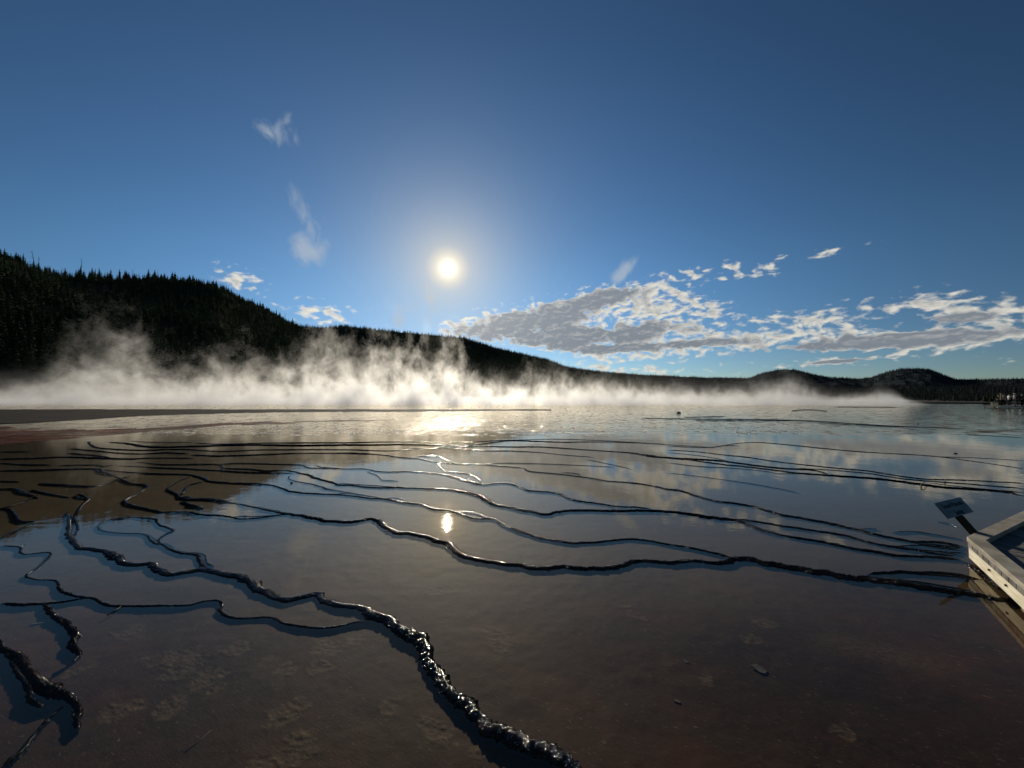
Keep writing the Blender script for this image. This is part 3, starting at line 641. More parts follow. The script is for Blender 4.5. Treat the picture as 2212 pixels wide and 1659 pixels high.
CREST = [(-420, 470), (-200, 516), (0, 566), (60, 583), (120, 600), (150, 604), (200, 604), (270, 607), (370, 608), (440, 616), (480, 627), (520, 648), (570, 668), (620, 696), (650, 709), (700, 713),
         (740, 707), (800, 713), (880, 721), (940, 726), (1000, 733), (1060, 751), (1120, 765), (1180, 780), (1230, 795), (1290, 806), (1340, 810), (1440, 815)]
DEPTH = [(-420, 380), (0, 430), (300, 480), (480, 580), (650, 840), (1000, 1050), (1200, 1250), (1340, 1700), (1440, 2000)]
HV1 = hill('hill', CREST, DEPTH, 0.30, M_HILL, 16, 5, back=1.35)
CREST2 = [(-420, 560), (-100, 575), (0, 590), (100, 612), (170, 640), (240, 662), (294, 688), (338, 696), (440, 716), (560, 735), (700, 762), (850, 790), (1000, 812), (1100, 832), (1200, 848)]
DEPTH2 = [(-420, 250), (0, 300), (300, 340), (600, 430), (1000, 600), (1200, 700)]
HV2 = hill('hill', CREST2, DEPTH2, 0.42, M_HILL, 7, 11, back=1.25)
CREST3 = [(1180, 800), (1260, 800), (1300, 806), (1380, 811), (1480, 815), (1580, 818), (1620, 818), (1650, 806), (1680, 800), (1715, 799), (1750, 808), (1790, 816), (1850, 820), (1880, 817), (1910, 806), (1945, 798),
          (1985, 797), (2010, 800), (2040, 812), (2065, 821), (2100, 821), (2212, 819), (2400, 818), (2700, 830)]
DEPTH3 = [(1180, 2300), (1600, 3000), (2212, 3100), (2700, 2600)]
HV3 = hill('hill', CREST3, DEPTH3, 0.35, M_HILLF, 26, 17, step=4.0, back=1.3)
CREST4 = [(1500, 846), (1700, 842), (1850, 838), (1950, 836), (2050, 837), (2212, 833), (2400, 836), (2700, 840)]
DEPTH4 = [(1500, 1300), (2212, 1150), (2700, 1000)]
HV4 = hill('hill', CREST4, DEPTH4, 0.30, M_HILLF, 6, 23, back=1.4)

# ------------------------------------------------------------------ trees
M_NEEDLE = pbr('pine_needles', (0.050, 0.070, 0.032), 0.9, 0.08, color2=(0.024, 0.036, 0.018), scale=0.4, obj=False)
M_BARK = pbr('pine_bark', (0.05, 0.038, 0.028), 0.95, 0.05)
M_DEAD = pbr('dead_wood', (0.11, 0.10, 0.09), 0.9, 0.05)
rng = random.Random(7)
def crown_vf(seed, h=1.0, whorls=15, br=7, base=0.12, wid=0.17, tri=True):
    """unit-height conifer crown: whorls of drooping branch blades round a thin core"""
    r = random.Random(seed); V = []; Fc = []
    for w in range(whorls):
        t = w / (whorls - 1.0); z = base + (0.98 - base) * t
        rad = wid * (1 - t) ** 0.85 * r.uniform(0.72, 1.15) + 0.012
        off = r.uniform(0, 6.28)
        for b in range(br):
            if r.random() < 0.10: continue
            a = off + 6.283 * b / br + r.uniform(-.3, .3); L = rad * r.uniform(0.65, 1.2); dr = L * r.uniform(0.15, 0.55)
            ca, sa = math.cos(a), math.sin(a); wd = L * r.uniform(0.28, 0.42) + 0.006
            th = 0.045 * (1 - t) + 0.02
            p = len(V)
            V += [(0, 0, z + th), (ca * L * .55 - sa * wd, sa * L * .55 + ca * wd, z - dr * .3), (ca * L, sa * L, z - dr), (ca * L * .55 + sa * wd, sa * L * .55 - ca * wd, z - dr * .3), (0, 0, z - th)]
            Fc += [(p, p + 1, p + 2), (p, p + 2, p + 3), (p + 4, p + 2, p + 1), (p + 4, p + 3, p + 2)]
    p = len(V); V += [(0.012, 0, .93), (-.006, .01, .93), (-.006, -.01, .93), (0, 0, 1.0)]
    Fc += [(p, p + 1, p + 3), (p + 1, p + 2, p + 3), (p + 2, p, p + 3)]
    return np.array(V) * h, np.array(Fc)
CR = [crown_vf(i, 1.0, 13 + i % 4, 7, 0.10 + 0.03 * (i % 3), [0.25, 0.19, 0.29, 0.22, 0.33, 0.20][i]) for i in range(6)]
crown_me = [mesh_np('crown', CR[i][0], CR[i][1], M_NEEDLE, link=False) for i in range(6)]
tv, tf = tube_vf([(0, 0, -0.08), (0, 0, 0.3), (0.003, 0, 0.7), (0, 0, 0.97)], [0.018, 0.015, 0.009, 0.003], 6)
trunk_me = mesh_np('trunk', tv, tf, M_BARK, link=False)
def pine(loc, h, k, label, group):
    e = empty('pine_tree', loc, rng.uniform(0, 6.28)); e.scale = (h * rng.uniform(.85, 1.2), h * rng.uniform(.85, 1.2), h)
    tag(e, label, 'tree', group)
    for nm, me in (('trunk', trunk_me), ('crown', crown_me[k])):
        o = bpy.data.objects.new(nm, me); C.objects.link(o); o.parent = e
    return e
snag_me = []
for k in range(4):
    r = random.Random(50 + k); mb = MB(); lean = r.uniform(-.05, .05)
    mb.add(tube_vf([(0, 0, -.05), (lean * .3, 0, .35), (lean * .7, 0.004, .7), (lean, 0, 1.0)], [0.016, 0.013, 0.009, 0.003], 6))
    for b in range(9):
        z = r.uniform(.3, .95); a = r.uniform(0, 6.28); L = r.uniform(.03, .10)
        mb.add(tube_vf([(lean * z, 0, z), (lean * z + math.cos(a) * L, math.sin(a) * L, z + r.uniform(-.02, .05))], [0.005, 0.002], 4))
    snag_me.append(mesh_np('dead_pine', mb.v, mb.f, M_DEAD, link=False))
def snag(px, py_base, Z, hpx, k, label, rot=0.0, lean=0.0):
    b = at_depth(px, py_base, Z); h = hpx / F * Z
    o = bpy.data.objects.new('dead_pine', snag_me[k]); C.objects.link(o); o.location = b; o.scale = (h, h, h); o.rotation_euler = (0, lean, rot)
    tag(o, label, 'dead tree', 'dead trees on the skyline')
# skyline pines on the ridge: (px range, tree height in px, label)
SKY = [((-6, 62), 13, (26, 44), 'dark pine in the dense clump on the left edge of the ridge'),
       ((66, 145), 12, (22, 40), 'dark pine below the leaning dead trunks on the left ridge'),
       ((150, 245), 13, (20, 38), 'broad dark pine beside the tall bare snag on the ridge'),
       ((250, 380), 30, (14, 31), 'slim pine standing apart on the level top of the left ridge'),
       ((380, 480), 28, (12, 25), 'pine where the left ridge top starts to fall, by the small left cloud'),
       ((480, 640), 44, (10, 21), 'pine on the steep falling edge of the left ridge'),
       ((640, 800), 42, (6, 12), 'small pine on the low rise left of the sun'),
       ((800, 960), 36, (5, 10), 'small pine on the ridge straight below the sun'),
       ((960, 1120), 40, (7, 13), 'small pine on the falling ridge in front of the grey cloud tip'),
       ((1120, 1240), 30, (5, 12), 'tiny pine at the low right end of the ridge')]
for (a, b), n, (h0, h1), lab in SKY:
    for i in range(n):
        px = a + (b - a) * (i + rng.uniform(.1, .9)) / n
        Z = interp(DEPTH, px); top = at_depth(px, interp(CREST, px) + 3, Z * rng.uniform(0.995, 1.0))
        hh = rng.uniform(h0, h1) * rng.choice([1, 1, .9, .75, .5, .4])
        pine(tuple(top), hh / F * Z, rng.randrange(6), lab, 'pines on the ridge skyline')
for (px, dy, hp, k, lab, ln) in [(78, 2, 52, 0, 'leaning bare trunk, taller of two by the left clump of pines', -0.22), (83, 2, 40, 1, 'bare trunk just right of the leaning one on the left ridge', 0.02),
        (173, 2, 50, 2, 'tall forked bare snag standing in the gap of the left ridge', 0.0), (133, 0, 27, 3, 'short bare trunk between the broad pines of the left ridge', 0),
        (284, 0, 28, 1, 'leaning bare trunk among the slim pines of the left ridge', 0.12), (340, 0, 28, 3, 'thin bare trunk near the middle of the left ridge top', 0),
        (549, 0, 18, 1, 'bare trunk on the steep falling edge of the left ridge', 0), (596, 0, 20, 2, 'bare trunk low on the falling edge of the left ridge', 0), (616, 2, 22, 1, 'thin bare trunk at the foot of the falling ridge edge', 0),
        (1043, 0, 18, 0, 'bare trunk against the blue gap in the grey cloud', 0), (1050, 0, 16, 1, 'second bare trunk against the blue gap in the grey cloud', 0), (1013, 0, 14, 2, 'bare trunk left of the blue gap in the cloud', 0)]:
    Z = interp(DEPTH, px); snag(px, interp(CREST, px) + dy + 1, Z, hp, k, lab, 0, ln)
for i in range(22):
    px = 1075 + i * 7.3 + rng.uniform(-3, 3); Z = interp(DEPTH, px)
    snag(px, interp(CREST, px) + 1, Z, rng.uniform(6, 13), rng.randrange(4), 'tiny bare trunk among the pines at the low right end of the ridge', rng.uniform(0, 6))
# tree line beyond the far boardwalk
for i in range(14):
    px = 2130 + i * 6.3 + rng.uniform(-2, 2); Z = 84 + rng.uniform(0, 10)
    p = at_depth(px, 877, Z)
    pine((p[0], Z, 0.24), rng.uniform(1.5, 2.1), rng.randrange(6), 'dark pine in the tree line behind the visitors on the far boardwalk', 'front pines of the far tree line')

def forest(name, spots, seed, tri_w=7, tri_b=5, mtl=None):
    """many small conifers as one mesh"""
    r = random.Random(seed); protos = [crown_vf(900 + i, 1.0, tri_w, tri_b, 0.08, [0.22, 0.28, 0.19, 0.25][i]) for i in range(4)]
    Vs, Fs, off = [], [], 0
    g0 = [[] for _ in protos]
    for s_ in spots: g0[r.randrange(4)].append(s_)
    for k, (pv, pf) in enumerate(protos):
        if not g0[k]: continue
        A = np.array(g0[k]); n = len(A)
        th = np.random.RandomState(seed + k).uniform(0, 6.28, n); c, s = np.cos(th), np.sin(th); hh = A[:, 3]
        wd = np.random.RandomState(seed + 9 + k).uniform(.8, 1.3, n)
        x = (pv[None, :, 0] * c[:, None] - pv[None, :, 1] * s[:, None]) * (hh * wd)[:, None] + A[:, 0:1]
        y = (pv[None, :, 0] * s[:, None] + pv[None, :, 1] * c[:, None]) * (hh * wd)[:, None] + A[:, 1:2]
        z = pv[None, :, 2] * hh[:, None] + A[:, 2:3]
        V = np.stack([x, y, z], 2).reshape(-1, 3)
        Fa = (pf[None, :, :] + (np.arange(n) * len(pv))[:, None, None]).reshape(-1, 3) + off
        off += len(V); Vs.append(V); Fs.append(Fa)
    o = mesh_np(name, np.concatenate(Vs), np.concatenate(Fs), mtl or M_NEEDLE)
    return o
def scatter_on(V, n, seed, hr, rows=(0.12, 0.74)):
    rs = np.random.RandomState(seed); nx, ny = V.shape[:2]
    P = V; # area weights
    e1 = P[1:, :-1] - P[:-1, :-1]; e2 = P[:-1, 1:] - P[:-1, :-1]
    A = np.linalg.norm(np.cross(e1, e2), axis=2)
    D = np.hypot(P[:-1, :-1, 0], P[:-1, :-1, 1]); A = A / D ** 1.1
    A[:, :int(rows[0] * ny)] = 0; A[:, int(rows[1] * ny):] = 0
    cd = np.cumsum(A.ravel()); cd /= cd[-1]
    idx = np.searchsorted(cd, rs.rand(n)); i, j = idx // (ny - 1), idx % (ny - 1)
    u, v = rs.rand(n)[:, None], rs.rand(n)[:, None]
    Q = P[i, j] * (1 - u) * (1 - v) + P[i + 1, j] * u * (1 - v) + P[i, j + 1] * (1 - u) * v + P[i + 1, j + 1] * u * v
    h = rs.uniform(hr[0], hr[1], n) * (1 - 0.45 * (rs.rand(n) < .3))
    return np.concatenate([Q, h[:, None]], 1)
sp = np.concatenate([scatter_on(HV1, 17000, 1, (6, 10), (0.12, 0.665)), scatter_on(HV2, 9000, 2, (7, 11))])
tag(forest('forest', sp, 3), 'dense dark conifer forest covering the left hillside', 'forest', kind='stuff')
sp = scatter_on(HV3, 7000, 4, (12, 20), (0.3, 0.75)); sp2 = scatter_on(HV4, 5000, 5, (7, 11), (0.02, 0.76))
rs = np.random.RandomState(6); n = 3800
yy = 92 + 300 * rs.rand(n) ** 1.6; px = rs.uniform(1500, 2420, n)
fl = np.stack([(px - CX) / F * yy, yy, np.full(n, 0.2), rs.uniform(1.5, 2.3, n) * (yy / 92) ** 0.7], 1)
fl = fl[yy > np.interp(px, [1500, 1800, 1950, 2050, 2420], [300, 230, 120, 98, 92])]
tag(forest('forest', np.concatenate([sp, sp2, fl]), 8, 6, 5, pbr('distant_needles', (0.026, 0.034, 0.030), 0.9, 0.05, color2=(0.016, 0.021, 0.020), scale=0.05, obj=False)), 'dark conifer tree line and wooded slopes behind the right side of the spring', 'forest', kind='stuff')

# ------------------------------------------------------------------ steam
STEAM = [(-40, 820), (60, 785), (130, 718), (200, 655), (260, 650), (320, 705), (400, 750), (470, 728), (520, 722), (590, 752), (650, 728), (690, 692), (760, 706), (830, 685), (900, 695), (960, 688), (1000, 725), (1040, 792),
         (1090, 800), (1150, 780), (1190, 780), (1250, 790), (1330, 800), (1400, 812), (1480, 822), (1550, 828), (1620, 815), (1680, 800), (1730, 815), (1790, 842), (1860, 846), (1900, 835), (1960, 858), (2010, 868)]
YC = 76.0
SX = [((px - CX) / F * YC, max(0.35, (870 - py) / F * YC)) for px, py in STEAM]
def steam_material():
    m, gg, out = mat('steam_volume')
    pos = gg.new('ShaderNodeNewGeometry').outputs['Position']
    x, y, z = gg.xyz(pos)
    H = gg.curve(gg.m('MULTIPLY', gg.m('DIVIDE', x, y), YC), SX, 0.0, 20.0)
    zr = gg.m('DIVIDE', z, H)
    w1 = gg.vs(gg.v('SUBTRACT', gg.noise(pos, 0.16, 3, 0.6, out='Color'), (0.5, 0.5, 0.5)), 6.0)
    q = gg.v('MULTIPLY', gg.v('ADD', pos, w1), (1.0, 0.55, 0.62))
    n = gg.noise(q, 0.34, 7, 0.66)
    th = gg.m('MULTIPLY_ADD', zr, 0.15, 0.455)
    d = gg.m('MULTIPLY', gg.m('MAXIMUM', gg.m('SUBTRACT', n, th), 0.0), 10.0)
    d = gg.m('MULTIPLY', d, gg.m('MULTIPLY', gg.rng(zr, 0.0, 1.25, 1.0, 0.15), gg.m('MULTIPLY_ADD', gg.m('EXPONENT', gg.m('DIVIDE', z, -4.0)), 0.7, 0.48)))
    low = gg.m('MULTIPLY', gg.m('EXPONENT', gg.m('DIVIDE', z, gg.m('MULTIPLY', gg.m('MINIMUM', gg.m('MULTIPLY', H, 0.30), 1.3), -1.0))), gg.m('MULTIPLY', gg.rng(n, 0.25, 0.6), 0.28))
    front = gg.m('ADD', 60.0, gg.m('MULTIPLY', gg.m('SUBTRACT', gg.noise(gg.comb(x, 0, 0), 0.06, 2), 0.5), 10.0))
    ff = gg.m('DIVIDE', gg.m('SUBTRACT', y, front), 6.0, clamp=True)
    bb = gg.rng(y, 92, 104, 1, 0)
    side = gg.rng(gg.m('DIVIDE', x, y), 0.98, 1.10, 1, 0)
    d = gg.m('MULTIPLY', d, gg.rng(gg.m('DIVIDE', x, y), -1.3, -0.35, 0.50, 1.0))
    dens = gg.m('MULTIPLY', gg.m('MULTIPLY', gg.m('ADD', d, low), gg.m('MULTIPLY', ff, bb)), gg.m('MULTIPLY', side, 0.14))
    pv = gg.new('ShaderNodeVolumeScatter'); pv.inputs['Color'].default_value = (0.99, 0.975, 0.93, 1)
    pv.inputs['Anisotropy'].default_value = 0.55
    gg.set(pv.inputs['Density'], dens)
    gg.l.new(pv.outputs[0], out.inputs['Volume'])
    return m
M_STEAM = steam_material()
def steam():
    pxs = np.linspace(-320, 2030, 95); rows = np.linspace(56, 105, 8); V = []
    sx = [s[0] for s in SX]; sh = [s[1] for s in SX]
    top, bot = [], []
    for px in pxs:
        u = (px - CX) / F
        for y in rows:
            hgt = np.interp(u * YC, sx, sh) * 1.22 * (1.0 if 57 < y < 104 else 0.55) + 0.4
            hgt = max(hgt, 0.5); x = u * y
            top.append((x, y, hgt)); bot.append((x, y, 0.03))
    n, m_ = len(pxs), len(rows); off = n * m_
    V = np.array(top + bot); f = [tuple(int(i) for i in q[::-1]) for q in grid_faces(n, m_)] + [tuple(int(i) + off for i in q) for q in grid_faces(n, m_)]
    for i in range(n - 1):
        a, b = i * m_, (i + 1) * m_; f.append((a, b, b + off, a + off)); a += m_ - 1; b += m_ - 1; f.append((b, a, a + off, b + off))
    for j in range(m_ - 1):
        f.append((j + 1, j, j + off, j + 1 + off)); a = (n - 1) * m_ + j; f.append((a, a + 1, a + 1 + off, a + off))
    o = mesh_np('steam', V, f, M_STEAM)
    bm = bmesh.new(); bm.from_mesh(o.data); bmesh.ops.recalc_face_normals(bm, faces=bm.faces)
    if bm.calc_volume(signed=True) < 0: bmesh.ops.reverse_faces(bm, faces=bm.faces)
    bm.to_mesh(o.data); bm.free()
    tag(o, 'white backlit steam rising from the hot spring in front of the hills', 'steam', kind='stuff')
    return o
so_ = steam()
M_STEAM.cycles.volume_step_rate = 0.12

# ------------------------------------------------------------------ near boardwalk
M_WOOD = pbr('weathered_timber', (0.34, 0.31, 0.25), 0.85, 0.15, color2=(0.20, 0.18, 0.145), scale=3.0, bump=0.5, bscale=30, bdist=0.003, stretch=(1.2, 1.2, 6), obj=False)
M_PALE = pbr('pale_timber', (0.66, 0.61, 0.47), 0.8, 0.15, color2=(0.50, 0.45, 0.33), scale=4.0, bump=0.6, bscale=24, bdist=0.004, stretch=(1.0, 1.0, 7), obj=False)
M_PLANK = pbr('deck_plank', (0.17, 0.16, 0.145), 0.8, 0.2, color2=(0.07, 0.065, 0.06), scale=2.0, bump=0.5, bscale=30, bdist=0.003, stretch=(4, 0.6, 1), obj=False)
M_DARK = pbr('dark_metal', (0.02, 0.02, 0.022), 0.5, 0.4)
CT = 0.29                                          # top of the curb above the water
A3 = on_plane(2088, 1159, CT)[:2]
Bq = on_plane(2212, 1103, CT)[:2]; Dq = on_plane(2212, 1263, CT)[:2]
d1 = (Bq - A3) / np.linalg.norm(Bq - A3); d2 = (Dq - A3) / np.linalg.norm(Dq - A3)
n1_ = np.array([d1[1], -d1[0]]); n2_ = np.array([-d2[1], d2[0]])         # inward normals (towards the deck)
if n1_ @ d2 < -0.99: n1_ = -n1_
if n2_ @ d1 < 0: n2_ = -n2_
if n1_ @ n2_ < 0: n1_ = -n1_
def miter(t):
    """corner point offset inwards by t from both outer edges"""
    Mx = np.array([n1_, n2_]); return A3 + np.linalg.solve(Mx, np.array([t, t]))
L1, L2, WID = 14.0, 5.5, 2.3
def strip(t0, t1, z0, z1, leg, ext0=0.0):
    if leg == 1: a, b = miter(t0), miter(t1); return prism_vf([tuple(a), tuple(A3 + d1 * L1 + n1_ * t0), tuple(A3 + d1 * L1 + n1_ * t1), tuple(b)], z0, z1)
    a, b = miter(t0), miter(t1); return prism_vf([tuple(a), tuple(b), tuple(A3 + d2 * L2 + n2_ * t1), tuple(A3 + d2 * L2 + n2_ * t0)], z0, z1)
bw = empty('boardwalk', (A3[0], A3[1], 0)); tag(bw, 'weathered wooden boardwalk corner with sunlit pale fascia at the right edge', 'boardwalk')
def child(mb, name, m_, bevel=0.0, parent=None):
    p = parent or bw; o = mb.build(name, m_, None, bevel); o.parent = p; o.matrix_parent_inverse = Matrix.Translation(-Vector(p.location)); return o
for leg in (1, 2):
    for (t0, t1) in ((0.0, 0.14), (WID - 0.14, WID)):
        child(MB().add(strip(t0, t1, CT - 0.055, CT, leg)), 'curb', M_WOOD, 0.004)
    child(MB().add(strip(0.012, 0.05, 0.05, CT - 0.118, leg)), 'stringer', M_PALE, 0.004)
    child(MB().add(strip(WID - 0.05, WID - 0.012, 0.05, CT - 0.118, leg)), 'stringer', M_PALE, 0.004)
    child(MB().add(strip(WID / 2 - .03, WID / 2 + .03, 0.05, CT - 0.118, leg)), 'stringer', M_WOOD)
mb = MB(); pw, gap = 0.142, 0.014; zt, zb_ = CT - 0.058, CT - 0.114
def clip_half(poly, p, nrm):
    out = []
    for i in range(len(poly)):
        a, b = np.array(poly[i]), np.array(poly[(i + 1) % len(poly)]); da, db = (a - p) @ nrm, (b - p) @ nrm
        if da >= 0: out.append(tuple(a))
        if (da >= 0) != (db >= 0): out.append(tuple(a + (b - a) * da / (da - db)))
    return out
mi = miter(1.0) - A3; mi /= np.linalg.norm(mi); mn = np.array([mi[1], -mi[0]])
if mn @ d1 < 0: mn = -mn
for leg, (dd, nn, LL, sgn) in enumerate(((d1, n1_, L1, 1), (d2, n2_, L2, -1))):
    k = -14
    while k * (pw + gap) < LL - pw:
        s0 = k * (pw + gap); s1 = s0 + pw; k += 1
        q = [tuple(A3 + dd * s0 + nn * .006), tuple(A3 + dd * s1 + nn * .006), tuple(A3 + dd * s1 + nn * (WID - .006)), tuple(A3 + dd * s0 + nn * (WID - .006))]
        q = clip_half(q, A3 + mn * 0.002 * sgn, mn * sgn)
        if len(q) < 3: continue
        jz = rng.uniform(-.0015, .0015)
        a_ = sum(q[i][0] * q[(i + 1) % len(q)][1] - q[(i + 1) % len(q)][0] * q[i][1] for i in range(len(q)))
        if a_ < 0: q = q[::-1]
        mb.add(prism_vf(q, zb_ + jz, zt + jz))
child(mb, 'deck', M_PLANK, 0.002)
for (dd, nn, LL) in ((d1, n1_, L1), (d2, n2_, L2)):
    for s_ in np.arange(1.2, LL - .3, 2.4):
        for t_ in (0.10, WID - 0.10):
            c_ = A3 + dd * s_ + nn * t_
            child(MB().add(box_vf((c_[0], c_[1], 0.07), ((dd[0], dd[1], 0), (nn[0], nn[1], 0), (0, 0, 1)), (.045, .045, .10))), 'post', M_WOOD)
bl = MB()
for s_ in (0.62, 1.02, 1.6, 2.3):
    c_ = A3 + d2 * s_ + n2_ * 0.010
    bl.add(tube_vf([(c_[0], c_[1], 0.13), (c_[0] - n2_[0] * .012, c_[1] - n2_[1] * .012, 0.13)], 0.011, 10))
child(bl, 'bolt', M_DARK)

# ------------------------------------------------------------------ name sign leaning out over the water
sc = on_plane(2061, 1096.5, 0.60)
u_ = np.array([0.918, 0.397, 0.0]); ho = np.array([-0.397, 0.918, 0.0]); v_ = ho * math.cos(R(54)) + np.array([0, 0, 1.0]) * math.sin(R(54))
cen = at_depth(2061, 1096.6, 4.85)
nn_ = np.cross(u_, v_); nn_ /= np.linalg.norm(nn_)
sg = empty('name_sign', tuple(cen)); tag(sg, 'grey two-line name sign on a leaning post beside the boardwalk corner', 'sign')
M_SIGN = pbr('sign_panel', (0.11, 0.17, 0.20), 0.6, 0.2, var=0.25, scale=9, obj=False); M_LET = pbr('sign_letter', (0.015, 0.02, 0.022), 0.7, 0.1)
child(MB().add(box_vf(cen, (u_, v_, nn_), (0.335, 0.098, 0.009))), 'panel', M_SIGN, 0.003, sg)
b0 = cen - v_ * 0.090 + u_ * 0.02 - nn_ * 0.034
child(MB().add(box_vf(b0 - v_ * 0.10, (u_, v_, nn_), (0.052, 0.20, 0.024))), 'post', pbr('sign_post', (0.022, 0.018, 0.014), 0.8, 0.1), 0.003, sg)
for txt, off, sz in (('Grand Prismatic', 0.034, 0.074), ('Spring', -0.058, 0.074)):
    cu = bpy.data.curves.new('lettering', 'FONT'); cu.body = txt; cu.size = sz; cu.align_x = 'CENTER'; cu.align_y = 'CENTER'; cu.extrude = 0.0012
    tmp = bpy.data.objects.new('tmp', cu); lm = bpy.data.meshes.new_from_object(tmp); bpy.data.objects.remove(tmp)
    o = bpy.data.objects.new('lettering', lm); C.objects.link(o)
    Mx = Matrix(((u_[0], v_[0], nn_[0], 0), (u_[1], v_[1], nn_[1], 0), (u_[2], v_[2], nn_[2], 0), (0, 0, 0, 1)))
    loc = cen + v_ * off + nn_ * 0.0105
    o.matrix_world = Matrix.Translation(Vector(loc)) @ Mx @ Matrix.Scale(1.12, 4, (1, 0, 0)); lm.materials.clear(); lm.materials.append(M_LET)
    o.parent = sg; o.matrix_parent_inverse = Matrix.Translation(-Vector(sg.location))

# ------------------------------------------------------------------ far boardwalk, bench and visitors
YF = 55.0
def fx(px3840): return (px3840 * K - CX) / F * YF
fb = empty('boardwalk', (fx(3739), YF, 0)); tag(fb, 'distant low boardwalk with a bright sunlit end at the far right shore', 'boardwalk')
x0 = fx(3739); x1 = fx(3783)
child(MB().add(prism_vf([(x0, YF), (x1, YF - .25), (x1 + 22, YF - 1.2), (x1 + 22, YF + 1.6), (x0, YF + 2.3)], 0.20, 0.26)), 'deck', M_PLANK, 0, fb)
child(MB().add(prism_vf([(x0 - .05, YF - .06), (x1, YF - .32), (x1, YF - .27), (x0 - .05, YF - .01)], 0.06, 0.31)), 'fascia', M_PALE, 0, fb)
child(MB().add(prism_vf([(x1 + .02, YF - .30), (x1 + 22, YF - 1.3), (x1 + 22, YF - 1.24), (x1 + .02, YF - .25)], 0.10, 0.27)), 'fascia', M_WOOD, 0, fb)
for k in range(8): child(MB().add(box_vf((x0 + .3 + k * 2.0, YF + .6 - k * 0.09, 0.06), ((1, 0, 0), (0, 1, 0), (0, 0, 1)), (.06, .06, .145))), 'post', M_WOOD, 0, fb)
bx0, bx1 = fx(3744), fx(3769)
bn = empty('bench', ((bx0 + bx1) / 2, YF + .9, .26)); tag(bn, 'dark wooden bench with three legs on the far boardwalk, left of the visitors', 'bench')
child(MB().add(box_vf(((bx0 + bx1) / 2, YF + .9, .80), ((1, 0, 0), (0, 1, 0), (0, 0, 1)), ((bx1 - bx0) / 2, .2, .035))), 'seat', M_WOOD, 0, bn)
for t in (.2, .55, .9):
    child(MB().add(box_vf((bx0 + (bx1 - bx0) * t, YF + .9, .515), ((1, 0, 0), (0, 1, 0), (0, 0, 1)), (.06, .15, .255))), 'leg', M_WOOD, 0, bn)

